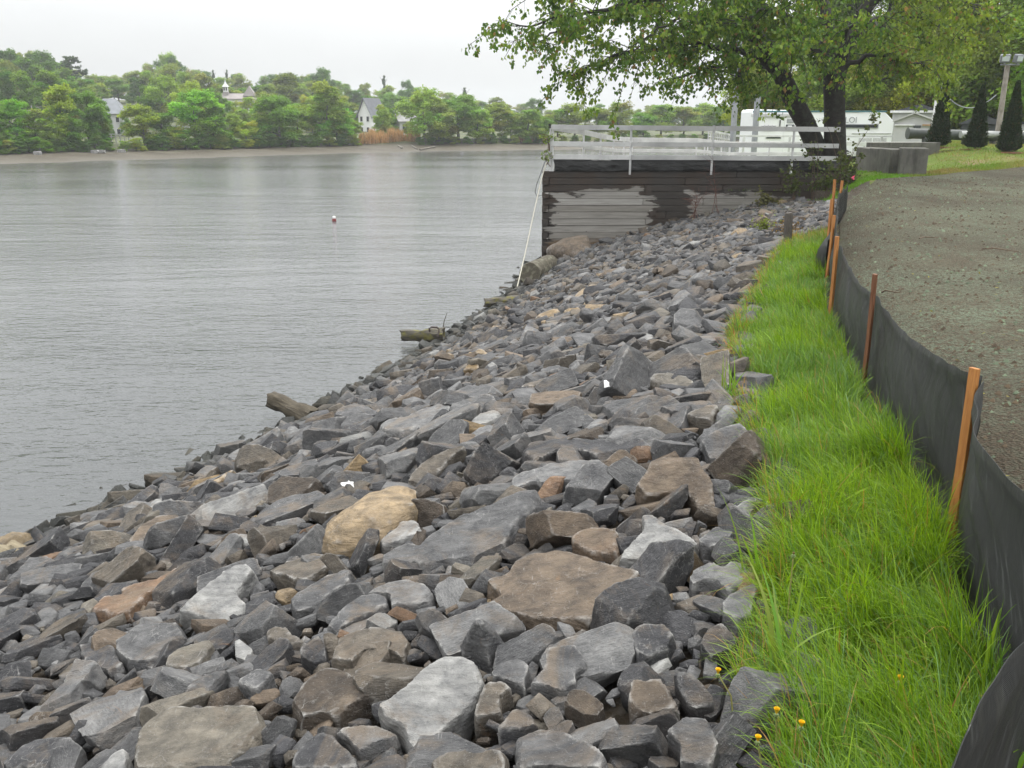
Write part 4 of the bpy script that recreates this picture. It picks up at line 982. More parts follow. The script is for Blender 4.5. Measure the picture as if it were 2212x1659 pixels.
# ---------------------------------------------------------------- logs, sticks and scraps along the water
def m_bark(name, a, b, moss=None):
    t = NT(name); p = t.pos(); q = t.obj()
    g = t.noise(t.mapping(q, (3, 26, 26)), 1, 6, .7, .8)
    c = t.mix(t.rng(g, .32, .68), a, b)
    if moss: c = t.mix(t.rng(t.noise(p, 7, 4), .5, .62), c, moss)
    return t.done(t.bsdf(c, .8, t.bump(g, .9, .025), .3))
def log_obj(name, a, b, r0, r1, mat, label, cat='log', group=None, n=14, broken=True, seed=0, hollow=True):
    a, b = Vector(a), Vector(b); d = b-a; L_ = d.length; x = d.normalized()
    y = x.cross(Vector((0, 0, 1))).normalized(); z = x.cross(y)
    V, F = [], []
    segs = 14
    for i in range(segs+1):
        f = i/segs
        for k in range(n):
            t = 2*math.pi*k/n
            rr = (r0+(r1-r0)*f)*(1+(.42 if broken else .08)*noise.noise(Vector((f*L_*4, math.cos(t)*2, math.sin(t)*2+seed)))+.07*noise.noise(Vector((f*2, math.cos(t)*7, math.sin(t)*7+seed))))
            ex = 0
            if broken and i in (0, segs): ex = (1.1*noise.noise(Vector((math.cos(t)*2.2, math.sin(t)*2.2, seed+i))))*r0*(1 if i else -1)
            V.append((f*L_+ex, rr*math.cos(t), rr*math.sin(t)))
    for i in range(segs):
        for k in range(n): F.append((i*n+k, i*n+(k+1) % n, (i+1)*n+(k+1) % n, (i+1)*n+k))
    V += [((.05*r0) if broken else 0, 0, 0), (L_-(.05*r0 if broken else 0), 0, 0)]
    for k in range(n): F.append((len(V)-2, (k+1) % n, k)); F.append((len(V)-1, segs*n+k, segs*n+(k+1) % n))
    me = bpy.data.meshes.new(name); me.from_pydata(V, [], F); me.update()
    me.polygons.foreach_set('use_smooth', np.ones(len(me.polygons), dtype=bool)); me.set_sharp_from_angle(angle=math.radians(45))
    o = link(name, me, mat, None, tuple(a))
    o.rotation_euler = Matrix((x, y, -x.cross(y)*-1)).transposed().to_euler()
    return tag(o, label, cat, group)
def build_logs():
    mb1 = m_bark('driftwood_bark', (.035, .029, .021), (.11, .092, .064)); mb2 = m_bark('driftwood_grey', (.045, .04, .032), (.125, .112, .09), (.13, .12, .035))
    mb3 = m_bark('piling_wood', (.07, .06, .045), (.13, .115, .085), (.20, .19, .14))
    g = 'driftwood logs caught in the riprap at the water edge'
    log_obj('driftwood_log', (-3.44, 12.35, -2.24), (-2.80, 12.0, -2.42), .11, .155, mb1, 'short thick brown log poking over the water, lowest of the driftwood logs', 'log', g, seed=1)
    lg = log_obj('driftwood_log', (-2.12, 16.95, -2.37), (-1.3, 16.8, -2.36), .10, .14, mb2, 'grey log with an iron staple, middle one of the driftwood logs', 'log', g, seed=2)
    log_obj('driftwood_log', (-.62, 20.3, -2.40), (.35, 20.5, -2.40), .10, .15, mb2, 'mossy log under the lower end of the mooring rope', 'log', g, seed=3)
    log_obj('driftwood_log', (-4.75, 7.75, -2.32), (-4.15, 7.15, -2.22), .1, .13, m_bark('driftwood_pale', (.15, .12, .075), (.27, .23, .155)), 'split pale yellow log lying at the lower left waterline', 'log', g, seed=4)
    log_obj('piling_log', (.46, 23.3, -2.22), (1.05, 25.2, -2.28), .28, .27, mb3, 'fat round cut piling lying below the brown wharf boulder', 'log', None, 20, False, 5)
    # staple on the middle log
    mi = simple_mat('rusty_iron', (.06, .045, .04), .6, .3, 30)
    o = MB().tube([(-1.56, 16.76, -2.32), (-1.57, 16.75, -2.20), (-1.53, 16.74, -2.17), (-1.42, 16.72, -2.17), (-1.38, 16.72, -2.21), (-1.40, 16.66, -2.34)], .017, 8).build('iron_staple', mi, None, 0, True, (-1.5, 16.7, -2.2))
    tag(o, 'bent dark iron bar hooked over the middle driftwood log', 'iron bar')
    tag(MB().tube([(-1.32, 16.9, -2.3), (-1.3, 16.9, -2.1), (-1.24, 16.9, -1.93)], [.012, .009, .004], 6).build('dead_twig', mb1, None, 0, True, (-1.3, 16.9, -2.2)), 'thin dead twig standing up behind the iron bar', 'twig')
    # driftwood chip lying on the long slab, planks, sticks
    for a, b, w, h, lab in (((-.62, 6.42, -.92), (-.44, 6.5, -.90), .07, .03, 'small dark chip of driftwood on the long pale slab'),):
        tag(MB().beam(a, b, w, h).build('driftwood_chip', mb1, None, .006, False, a), lab, 'wood chip')
    mw = simple_mat('white_scrap', (.62, .62, .60), .7, .08, 40, .4)
    R = random.Random(3)
    for (x, y, zo, s, lab) in ((-1.12, 5.75, .12, .05, 'torn white scrap of plastic lying among the stones at mid slope'), (.74, 6.6, .16, .055, 'crumpled white splash of paper on a brown rock near the grass')):
        z = float(land_z(x, y))+zo
        V = [(x, y, z+.02)]; n = 11
        for k in range(n):
            t = 2*math.pi*k/n; r = s*R.uniform(.45, 1.2)
            V.append((x+r*math.cos(t), y+r*math.sin(t)*.9, z+R.uniform(-.015, .03)))
        F = [(0, 1+k, 1+(k+1) % n) for k in range(n)]
        o = MB().add(V, F).build('litter_scrap', mw, None, 0, False, (x, y, z)); md = o.modifiers.new('t', 'SOLIDIFY'); md.thickness = .003
        tag(o, lab, 'litter')
    # buoy
    mr = simple_mat('buoy_red', (.20, .05, .05), .4); mwh = simple_mat('buoy_white', (.8, .8, .78), .4)
    bx, by = -7.6, 39.
    t = thing('mooring_buoy', (bx, by, WATER), 'tiny white and dark red mooring buoy floating alone on the river', 'buoy')
    MB().tube([(bx, by, WATER-.1), (bx, by, WATER-.02), (bx, by, WATER+.08), (bx, by, WATER+.12)], [.045, .09, .09, .065], 12).build('float_body', mr, t, smooth=True)
    MB().tube([(bx, by, WATER+.12), (bx, by, WATER+.18), (bx, by, WATER+.22)], [.07, .07, .03], 12).build('float_cap', mwh, t, smooth=True)
build_logs()

# ---------------------------------------------------------------- timber wharf
def m_timber():
    t = NT('wharf_timber'); p = t.pos(); s = t.n('ShaderNodeSeparateXYZ'); t.l(p, s.inputs[0])
    rnd = t.n('ShaderNodeObjectInfo').outputs['Random']
    g = t.noise(t.mapping(p, (1.2, 20, 26)), 1, 6, .65, .5)
    dry = t.mix(t.rng(g, .3, .7), (.21, .20, .185), (.40, .385, .36))
    dry = t.mix(1., dry, t.mix(rnd, (.72, .70, .67), (1.12, 1.12, 1.12)), 'MULTIPLY')
    wet = t.mix(t.rng(g, .3, .7), (.022, .019, .017), (.056, .046, .038))
    wet = t.mix(t.rng(t.noise(p, .9, 3), .42, .6, 0, .55), wet, (.055, .034, .022))
    # soaked stain: everything near the top and between two dried panels, ragged along the grain
    rag = t.rng(t.noise(t.mapping(p, (.9, 1, 4.5)), 1.6, 5, .6), .25, .75, -.5, .5)
    def panel(x0, x1, z0, z1):
        a = t.math('SUBTRACT', s.outputs['X'], x0); b = t.math('SUBTRACT', x1, s.outputs['X'])
        c = t.math('MULTIPLY', t.math('SUBTRACT', z1, s.outputs['Z']), 2.4); d = t.math('MULTIPLY', t.math('SUBTRACT', s.outputs['Z'], z0), 2.4)
        return t.math('MINIMUM', t.math('MINIMUM', a, b), t.math('MINIMUM', c, d))
    pa = t.math('MAXIMUM', panel(1.2, 4.25, -3, -.56), t.math('MAXIMUM', panel(2.2, 4.0, -1, -.40), panel(5.4, 7.9, -3, -.52)))
    pa = t.math('MAXIMUM', pa, panel(8.3, 9.6, -3, -.72))
    f = t.rng(t.math('ADD', pa, t.math('MULTIPLY', rag, .9)), -.02, .05)
    low = t.rng(t.math('ADD', s.outputs['Z'], t.math('MULTIPLY', rag, .25)), -2.05, -1.85)
    dry = t.mix(low, (.115, .072, .038), dry)
    c = t.mix(f, wet, dry)
    rough = t.rng(f, 0, 1, .45, .85)
    kn = t.n('ShaderNodeTexVoronoi', _Scale=1.6); t.l(t.mapping(p, (1, 1, 2.2)), kn.inputs['Vector'])
    c = t.mix(t.rng(kn.outputs['Distance'], .035, .05, .8, 0), c, (.02, .017, .014))
    return t.done(t.bsdf(c, rough, t.bump(g, .6, .02), .4))
def build_wharf():
    mt = m_timber()
    root = thing('timber_wharf', (.92, 28, WATER), 'timber crib wharf with a wet stained plank face at the water edge', 'wharf')
    R = random.Random(4)
    H = .205; top = .125
    n = 14
    for k in range(n):
        z = top-H*(k+.5)
        x = .92 if k % 2 == 0 else 1.12
        if k % 2: 
            MB().box((1.015, 28.06+R.uniform(-.01, .01), z), (.19, .30, H-.014)).build('header_end', mt, root, .006)
        end = 10.25
        cuts = sorted(R.uniform(3.0, 8.6) for _ in range(2)) if k else [6.8]
        if k in (2,): cuts = [4.05, 6.4]
        xs = [x]+[c for i, c in enumerate(cuts) if i == 0 or c-cuts[i-1] > 1.2]+[end]
        for a, b in zip(xs, xs[1:]):
            MB().box(((a+b)/2, 28.1+R.uniform(-.014, .014), z), (b-a-.012, .2, H-R.uniform(.008, .016))).build('timber', mt, root, .007)
        # river side face, one timber to a course
        MB().beam((1.03, 28.22, z+.004), (5.35, 40.0, z-.35), .2, H-.016).build('timber', mt, root, .006)
    # dark spacer blocks between panels
    for (x, z) in ((4.15, -.50), (6.55, -.5), (4.3, -1.12), (8.35, -.42)):
        MB().box((x, 27.985, z), (.2, .05, .19)).build('spacer_block', mt, root, .006)
    md = simple_mat('deck_fill', (.16, .15, .13), .9, .25, 3)
    o = MB().add([(1.1, 28.2, .03), (10.2, 28.2, .03), (14, 40, -.42), (5.4, 40, -.42), (1.1, 28.2, -.1), (10.2, 28.2, -.1), (14, 40, -.55), (5.4, 40, -.55)],
             [(0, 1, 2, 3), (7, 6, 5, 4), (0, 4, 5, 1), (1, 5, 6, 2), (2, 6, 7, 3), (3, 7, 4, 0)]).build('deck', md, root)
    o.location.z += .0
    # black plastic sheet along the foot of the railing
    t = NT('black_plastic'); p = t.pos()
    mp = t.done(t.bsdf(t.mix(t.rng(t.noise(p, 3, 5), .35, .65), (.012, .012, .012), (.03, .03, .031)), .42, t.bump(t.noise(t.mapping(p, (2.2, 1, 7)), 2.2, 5, .6, 1.), .8, .05), .5))
    nx, nz = 150, 8
    V = []
    for i in range(nx+1):
        x = 1.22+(9.9-1.22)*i/nx
        tp = .53-.035*noise.noise(Vector((x*.9, 0, 2)))
        for a, w, dp in ((3.1, .8, .06), (5.1, .9, .03), (7.4, .7, .09), (8.1, .4, .03)): tp -= dp*math.exp(-((x-a)/w)**2)
        if 2.35 < x < 3.0: tp -= .05
        for j in range(nz+1):
            v = j/nz
            V.append((x+(.12*(1-v) if i == 0 else 0), 27.93-.035*math.sin(v*3.1)*(1+.9*noise.noise(Vector((x*2.1, v, 1))))+.03*noise.noise(Vector((x*3.3+v*2, v*3, 6))), .11+(tp-.11)*v))
    F = [(i*(nz+1)+j, (i+1)*(nz+1)+j, (i+1)*(nz+1)+j+1, i*(nz+1)+j+1) for i in range(nx) for j in range(nz)]
    o = MB().add(V, F).build('plastic_sheet', mp, None, 0, True, (1.34, 27.93, .11)); m = o.modifiers.new('t', 'SOLIDIFY'); m.thickness = .004
    tag(o, 'sagging black plastic sheet tied along the foot of the white wharf railing', 'plastic sheet')
    # white railing on the face
    t = NT('white_paint'); p = t.pos()
    c = t.mix(t.rng(t.noise(p, 1.7, 5), .35, .65), (.52, .52, .52), (.70, .70, .69)); c = t.mix(t.rng(t.noise(t.mapping(p, (6, 6, 1)), 3, 5, .7), .58, .72, 0, .55), c, (.34, .33, .31))
    mw = t.done(t.bsdf(c, .55, None, .4))
    t = NT('grey_white_paint'); p = t.pos()
    c = t.mix(t.rng(t.noise(p, 1.2, 5), .35, .65), (.38, .38, .38), (.56, .56, .55)); c = t.mix(t.rng(t.noise(p, 14, 5, .7), .6, .72, 0, .6), c, (.20, .19, .17))
    mg = t.done(t.bsdf(c, .6, None, .35))
    mdark = simple_mat('dark_cap', (.03, .03, .03), .6)
    rail = thing('white_railing', (1.15, 27.95, .12), 'white three rail fence along the near face of the timber wharf', 'railing')
    posts = [1.16, 1.22, 3.55, 6.0, 8.4]
    for i, x in enumerate(posts):
        MB().tube([(x, 27.89, .02 if i > 1 else .12), (x-.012 if i == 0 else x, 27.89, 1.45)], .035 if i > 1 else .03, 10).build('post', mw, rail, smooth=True)
    MB().box((1.12, 27.9, 1.43), (.07, .1, .13)).build('post_cap', mdark, rail, .004)
    for z0, z1, h in ((1.40, 1.33, .14), (.925, .86, .13), (.54, .49, .14)):
        xs = [1.17, 3.56, 6.02, 9.75]
        for a, b in zip(xs, xs[1:]):
            f = lambda x: z0+(z1-z0)*(x-1.17)/8.6
            MB().beam((a+.004, 27.84, f(a)), (b-.004, 27.84, f(b)+R.uniform(-.008, .008)), .035, h).build('rail', mw if a < 2 else mg, rail, .004)
    # the railing that runs back along the river side, sinking with the ramp
    side = thing('white_railing', (1.3, 28.4, .1), 'white two rail fence running back along the river side of the wharf', 'railing')
    pts = [(1.25, 28.1, 1.38), (2.35, 30.6, 1.22), (3.1, 32.6, 1.06), (3.75, 34.4, .95), (4.35, 36.2, .88), (4.85, 37.6, .84), (7.6, 38.4, .80), (8.5, 39.4, .70), (9.4, 40.2, .62), (13.5, 41.0, .60), (19.5, 43.0, .55)]
    for k, (a, b) in enumerate(zip(pts, pts[1:])):
        MB().beam(a, b, .035, .17).build('rail', mw, side, .004)
        dz = .48 if k < 2 else .42
        MB().beam((a[0], a[1], a[2]-dz), (b[0], b[1], b[2]-.42), .035, .13).build('rail', mw, side, .004)
    for k, a in enumerate(pts[1:]):
        MB().tube([(a[0], a[1]+.04, a[2]-1.15), (a[0], a[1]+.04, a[2])], .033, 8).build('post', mw, side, smooth=True)
    for x, y in ((8.05, 38.9), (8.95, 39.8), (11.2, 40.55), (15.8, 41.8)):
        MB().tube([(x, y+.05, -.45), (x, y+.05, .72)], .03, 8).build('post', mw, side, smooth=True)
    # gangway hand rails with close balusters further back
    gang = thing('gangway_railing', (6.2, 41, -.3), 'small white baluster railing of the gangway behind the wharf fence', 'railing')
    A, B = Vector((8.8, 42.0, 1.14)), Vector((10.7, 46.0, .90))
    MB().beam(A, B, .05, .1).build('rail', mw, gang, .004)
    MB().beam(A-Vector((0, 0, .24)), B-Vector((0, 0, .22)), .04, .05).build('rail', mw, gang, .004)
    MB().beam(A-Vector((0, 0, .50)), B-Vector((0, 0, .46)), .05, .07).build('rail', mw, gang, .004)
    for k in range(13):
        p = A.lerp(B, k/12)
        MB().beam(p-Vector((0, .06, 1.4 if k in (0, 12) else .5)), p-Vector((0, .05, 0)), .045, .04, (0, 1, 0)).build('baluster', mw, gang)
    MB().beam(B-Vector((0, 0, .05)), (22, 47.0, .80), .05, .09).build('rail', mw, gang, .004)
    MB().beam(B-Vector((0, 0, .38)), (22, 47.0, .46), .05, .08).build('rail', mw, gang, .004)
    for x in (11.6, 13.9, 16.2, 18.5, 20.5):
        MB().beam((x, 46.8, -.6), (x, 46.8, .84), .10, .08, (0, 1, 0)).build('post', mw, gang)
    # ropes
    mr = simple_mat('rope_fibre', (.42, .40, .33), .8, .2, 60, .4)
    o = MB().tube([(1.14, 27.82, .62), (1.0, 27.7, .30), (.86, 27.2, -.1), (.62, 25.6, -.85), (.34, 23.4, -1.72), (.13, 21.8, -2.3)], .014, 6).build('mooring_rope', mr, None, 0, True, (1.14, 27.82, .62))
    tag(o, 'pale taut mooring rope slanting from the wharf corner down to the mossy log', 'rope')
    mb = MB()
    for k in range(9):
        a = k*2.1; p = Vector((1.15, 27.84, .60))
        mb.tube([p+Vector((.05*math.cos(a), -.03, .045*math.sin(a))), p+Vector((.05*math.cos(a+1.6), -.04, .045*math.sin(a+1.6))), p+Vector((.05*math.cos(a+3), -.02, .045*math.sin(a+3)))], .014, 6)
    tag(mb.build('rope_knot', mr, None, 0, True, (1.15, 27.84, .6)), 'knotted rope tied round the corner post of the white railing', 'rope')
    mk = simple_mat('black_cable', (.02, .02, .02), .5)
    tag(MB().tube([(1.02, 27.8, .5), (.9, 27.84, .15), (.74, 27.86, -.28), (.70, 27.88, -.5), (.76, 27.88, -.62), (.9, 27.9, -.6)], .009, 6).build('hanging_cable', mk, None, 0, True, (1.0, 27.8, .5)), 'thin black cable hanging in a loop off the wharf corner', 'cable')
build_wharf()
# ---------------------------------------------------------------- trees
def m_leaf(name, trans=.42, rough=.55, spec=.2):
    t = NT(name)
    a = t.n('ShaderNodeAttribute', attribute_name='tint').outputs['Color']
    c = t.mix(1., a, t.n('ShaderNodeObjectInfo').outputs['Color'], 'MULTIPLY')
    b = t.bsdf(c, rough, None, spec)
    tr = t.n('ShaderNodeBsdfTranslucent'); t.l(t.mix(1., c, (1.25, 1.25, .6), 'MULTIPLY'), tr.inputs['Color'])
    m = t.n('ShaderNodeMixShader', _Fac=trans); t.l(b, m.inputs[1]); t.l(tr.outputs[0], m.inputs[2])
    return t.done(m.outputs[0])
M_LEAF = m_leaf('leaves')
M_BARK = simple_mat('bark', (.045, .037, .03), .9, .4, 9, .9)
M_BARKF = simple_mat('bark_far', (.10, .09, .08), .9, .3, 2, .3)
def unit(v): return v/np.maximum(np.linalg.norm(v, axis=-1, keepdims=True), 1e-6)
def leaf_quads(P, N, U, L_, W, tint):
    """kite leaves: P base points, U long axis, N normal"""
    n = len(P); U = unit(U); S = unit(np.cross(N, U)); Nn = np.cross(U, S)
    L_ = L_[:, None]; W = W[:, None]
    V = np.stack([P, P+U*L_*.42+S*W*.5-Nn*W*.10, P+U*L_, P+U*L_*.42-S*W*.5-Nn*W*.10], 1)
    F = np.arange(n)[:, None]*4+np.array([[0, 1, 2, 3]])
    c = np.ones((n, 4, 4)); c[:, :, :3] = tint[:, None, :]
    return V.reshape(-1, 3), F, c.reshape(-1, 4)
def crown(seed, n, blobs, leaf, droop=.2, var=.19):
    """foliage mass: leaf clumps spread through a set of boughs (ellipsoids), uneven and open"""
    g = np.random.default_rng(seed)
    Ps, Ns, Us, Ts, Ls = [], [], [], [], []
    vol = np.array([b[1][0]*b[1][1]*b[1][2] for b in blobs])**.67
    for b, share in zip(blobs, vol/vol.sum()):
        m = max(8, int(n*share)); c = np.array(b[0]); r = np.array(b[1])
        # clumps on the bough
        nc = max(6, m//30)
        d = unit(g.normal(size=(nc, 3))); d[:, 2] = np.where(d[:, 2] < -.35, -d[:, 2]*.5, d[:, 2]); rad = g.random(nc)**.42
        cc = c+d*r*rad[:, None]
        cs = g.uniform(.6, 1.3, nc)*min(r)*.42
        k = g.integers(0, nc, m)
        off = unit(g.normal(size=(m, 3)))*(g.random(m)**.6)[:, None]
        P = cc[k]+off*cs[k][:, None]*np.array([1.15, 1.15, .8])
        bt = g.normal(0, .09, 3)*np.array([1, .6, .5])+g.normal(0, .10)
        ct = g.normal(0, var*.7, nc)
        Ps.append(P); U = unit(off*.6+g.normal(size=(m, 3))*.7+np.array([0, 0, -droop])); Us.append(U)
        Ns.append(unit(g.normal(size=(m, 3))*.6+np.array([0, 0, .85])+d[k]*.5))
        f = 1+ct[k]+g.normal(0, var*.5, m)
        Ts.append(np.clip(f[:, None]*(1+bt)[None, :], .35, 1.9)); Ls.append(leaf*g.uniform(.6, 1.35, m))
    P, N, U, T, L_ = map(np.concatenate, (Ps, Ns, Us, Ts, Ls))
    return leaf_quads(P, N, U, L_, L_*.72, T)
def crown_mesh(name, parts, mat=None):
    b = 0; V, F, T = [], [], []
    for v, f, c in parts: V.append(v); F.append(f+b); T.append(c); b += len(v)
    me = mesh_np(name, np.concatenate(V), np.concatenate(F)); add_attr(me, 'tint', np.concatenate(T), 'FLOAT_COLOR')
    me.materials.append(mat or M_LEAF)
    return me
def blob_set(kind, g):
    """boughs of a tree one unit tall, base at the origin"""
    B = []
    def put(n, z0, z1, q, rxy, rz):
        for i in range(n):
            a = g.uniform(0, 6.28); z = z0+(z1-z0)*((i+g.random())/n); rr = q(z)*g.uniform(.25, 1.0)**.6; r = g.uniform(*rxy)
            B.append(((rr*math.cos(a), rr*math.sin(a), z), (r, r, g.uniform(*rz))))
    if kind == 'round': put(22, .14, .88, lambda z: .27*math.sin(math.pi*min(max((z+.10)/1.12, 0), 1))**.7, (.10, .17), (.09, .14))
    elif kind == 'tall': put(22, .10, .92, lambda z: .18*(1-abs(z-.45)*1.25)**.7, (.07, .12), (.09, .15))
    elif kind == 'bushy': put(28, .05, .86, lambda z: .36*(1-z*.62), (.10, .17), (.09, .15))
    elif kind == 'willow': put(26, .08, .86, lambda z: .33*(1-(max(z-.35, 0)/.7)**2), (.08, .14), (.14, .22))
    elif kind == 'pine': put(26, .45, .97, lambda z: min(.26*(1.08-z)/.5, .3), (.07, .12), (.035, .05))
    elif kind == 'spruce': put(44, .06, .98, lambda z: .15*(1.02-z), (.03, .08), (.02, .03))
    return B
def trunk_mesh(seed, g, h=.7, r=.016, n=6):
    mb = MB()
    mb.tube([(0, 0, -.06), (g.uniform(-.02, .02), g.uniform(-.02, .02), h*.4), (g.uniform(-.03, .03), g.uniform(-.03, .03), h)], [r*1.3, r, r*.35], n)
    for i in range(5):
        z = h*g.uniform(.3, .9); a = g.uniform(0, 6.28); l = g.uniform(.1, .22)
        mb.tube([(0, 0, z), (l*.6*math.cos(a), l*.6*math.sin(a), z+l*.5), (l*math.cos(a), l*math.sin(a), z+l*.9)], [r*.6, r*.35, r*.12], 5)
    me = bpy.data.meshes.new('trunk'); me.from_pydata(mb.v, [], mb.f); me.update(); return me
PROTO = {}
def make_protos():
    for i, (k, n, leaf) in enumerate((('round', 15000, .028), ('round', 15000, .026), ('tall', 13000, .026), ('tall', 13000, .028), ('bushy', 17000, .028), ('bushy', 17000, .026), ('willow', 17000, .025), ('pine', 4000, .034), ('spruce', 3500, .03))):
        g = np.random.default_rng(40+i)
        cm = crown_mesh('crown', [crown(60+i, n, blob_set(k, g), leaf, .5 if k == 'willow' else .15)])
        tm = trunk_mesh(i, g, .92 if k in ('pine', 'spruce') else .62); tm.materials.append(M_BARKF)
        PROTO.setdefault(k, []).append((cm, tm))
make_protos()
TREECOL = dict(green=(.135, .220, .046), dark=(.085, .150, .045), yellow=(.28, .315, .055), olive=(.215, .235, .080), bright=(.165, .300, .045), pine=(.050, .078, .050), light=(.225, .285, .080), pale=(.25, .27, .12))
TREECOL = {k: (v[0]*.95, v[1]*1.12, v[2]*.58) for k, v in TREECOL.items()}
TREEWORD = dict(green='mid green', dark='dark green', yellow='yellow green', olive='olive brown', bright='bright green', pine='blackish green', light='light green', pale='pale thin')
def plant_tree(kind, x, y, z, h, wscale, col, label, group, rz=0., jit=1.):
    pm = PROTO[kind]; cm, tm = pm[random.randrange(len(pm))]
    t = thing({'pine': 'pine_tree', 'spruce': 'spruce_tree'}.get(kind, 'deciduous_tree'), (x, y, z), label, 'tree', group)
    t.rotation_euler.z = rz; t.scale = (h*wscale, h*wscale, h)
    o = link('crown', cm, None, t); o.color = (*[c*jit for c in TREECOL[col]], 1)
    link('trunk', tm, None, t)
    return t
def K(xv): return (xv-1106)/1950*.958
def depth_of(y, z): return y*CP-(z-EYE)*SP
def top_z(yv, y):       # height at forward distance y that shows at image row yv
    v = -(yv-829.5)/FV
    return EYE+y*(-SP+v*CP)/(CP+v*SP)
LANDMARK = [('grey roofed house', 250), ('white cupola', 487), ('white gabled house', 800), ('orange reed bed', 870), ('wharf railing', 1190)]
FORM = dict(round='round', tall='slender', bushy='bushy', willow='drooping', pine='pine', spruce='spire')
def build_far_trees():
    R = random.Random(12)
    rec = []
    def add(xv, ytop, s, kind, col, wpx, row):
        k = K(xv); x, y, z = far_pt(k, s)
        zt = top_z(ytop, y); h = max(zt-z, 1.2)
        d = depth_of(y, z)
        spread = {'round': .74, 'tall': .52, 'bushy': .92, 'willow': .84, 'pine': .56, 'spruce': .40}[kind]
        ws = (wpx/FV*d)/(h*spread)
        ws = min(max(ws, .55), 1.75)
        rec.append((xv, kind, col, row, (x, y, z, h, ws)))
    shore = [(-60, 205, 'bushy', 'yellow', 80), (-15, 232, 'round', 'green', 90), (30, 208, 'bushy', 'bright', 95), (70, 236, 'tall', 'light', 60), (98, 252, 'bushy', 'light', 60), (128, 182, 'tall', 'yellow', 70), (150, 215, 'bushy', 'green', 80), (186, 195, 'round', 'green', 92), (205, 228, 'tall', 'bright', 70), (222, 290, 'bushy', 'dark', 40),
             (305, 224, 'round', 'yellow', 80), (345, 238, 'bushy', 'green', 78), (372, 270, 'bushy', 'yellow', 50), (418, 192, 'round', 'bright', 104), (455, 225, 'bushy', 'green', 80), (495, 245, 'round', 'light', 70), (528, 258, 'bushy', 'yellow', 62), (565, 238, 'bushy', 'light', 80), (600, 205, 'round', 'green', 92),
             (642, 222, 'bushy', 'light', 90), (706, 176, 'tall', 'light', 84), (726, 228, 'round', 'bright', 84), (760, 255, 'bushy', 'light', 58), (916, 184, 'willow', 'light', 104), (948, 222, 'round', 'olive', 86), (990, 200, 'willow', 'green', 112), (960, 268, 'bushy', 'yellow', 50), (1030, 232, 'round', 'light', 70), (1066, 220, 'round', 'olive', 74), (1104, 238, 'bushy', 'light', 70), (1140, 232, 'round', 'light', 70), (1172, 246, 'bushy', 'green', 60)]
    for xv, yt, k, c, w in shore: add(xv, yt, R.uniform(10, 13), k, c, w*1.2, 'shoreline')
    low = [(262, 296, 'light'), (285, 288, 'yellow')]+[(x, R.uniform(278, 294), R.choice(['dark', 'olive', 'dark', 'green'])) for x in list(range(-20, 230, 24))+list(range(318, 770, 26))+list(range(905, 1640, 26))]
    for xv, yt, c in low: add(xv, yt+8, R.uniform(8.6, 9.8), 'bushy', c, 66, 'waterside bush')
    behind = [(1206, 232, 'round', 'light', 64), (1242, 222, 'round', 'olive', 72), (1290, 228, 'round', 'light', 70), (1336, 214, 'bushy', 'olive', 80), (1392, 240, 'bushy', 'bright', 84), (1430, 222, 'round', 'light', 80), (1478, 226, 'round', 'olive', 74), (1520, 222, 'round', 'light', 70), (1566, 224, 'bushy', 'green', 80), (1610, 228, 'round', 'olive', 70)]
    for xv, yt, k, c, w in behind: add(xv, yt, R.uniform(13, 22), k, c, w*1.15, 'far bank')
    SKY = [(-80, 112), (0, 108), (60, 104), (105, 112), (150, 132), (200, 152), (240, 152), (290, 150), (330, 132), (372, 116), (420, 134), (480, 152), (540, 160), (590, 156), (640, 160), (690, 160), (740, 172), (800, 180), (840, 182), (880, 182), (930, 192), (1000, 205), (1060, 212), (1130, 224), (1200, 228), (1300, 226), (1650, 228)]
    sky = lambda x: float(np.interp(x, [a for a, _ in SKY], [b for _, b in SKY]))
    cols = ['green', 'green', 'dark', 'light', 'olive', 'yellow', 'green', 'dark']
    for xv in range(-70, 1190, 43):
        x = xv+R.uniform(-12, 12)
        if 232 < x < 272 or 470 < x < 552 or 785 < x < 880: continue
        add(x, sky(x)+R.uniform(34, 52), R.uniform(42, 56), R.choice(['round', 'bushy', 'round', 'tall']), R.choice(cols), R.uniform(60, 84), 'hillside')
    for xv, yt, sd, k, c, w in ((505, 214, 58, 'bushy', 'light', 60), (535, 206, 62, 'round', 'yellow', 50), (560, 214, 52, 'bushy', 'green', 62), (478, 200, 50, 'round', 'green', 46), (580, 178, 70, 'round', 'olive', 64), (524, 232, 44, 'bushy', 'light', 70), (620, 158, 74, 'tall', 'olive', 70), (268, 236, 36, 'bushy', 'green', 30), (226, 224, 30, 'bushy', 'dark', 34)): add(xv, yt, sd, k, c, w, 'hillside')
    add(824, 234, 20, 'round', 'light', 44, 'hillside')
    add(845, 228, 34, 'bushy', 'green', 58, 'hillside'); add(826, 226, 30, 'tall', 'light', 44, 'hillside'); add(838, 276, 24, 'bushy', 'dark', 64, 'hillside'); add(886, 262, 26, 'round', 'olive', 46, 'hillside')
    for xv in range(-80, 1200, 38):
        x = xv+R.uniform(-10, 10)
        add(x, sky(x)+R.uniform(14, 28), R.uniform(82, 104), R.choice(['round', 'round', 'bushy', 'tall']), R.choice(cols[:5]), R.uniform(58, 78), 'upper slope')
    for xv in range(-80, 1640, 28):
        x = xv+R.uniform(-10, 10)
        add(x, sky(x)+R.uniform(-5, 11), R.uniform(135, 165), R.choice(['round', 'tall', 'round', 'bushy']), R.choice(['green', 'light', 'dark', 'olive', 'pale']), R.uniform(44, 70), 'skyline')
    add(698, 146, 120, 'round', 'dark', 74, 'skyline'); add(372, 112, 140, 'round', 'light', 56, 'skyline'); add(36, 104, 110, 'round', 'dark', 80, 'skyline'); add(95, 108, 112, 'round', 'dark', 86, 'skyline')
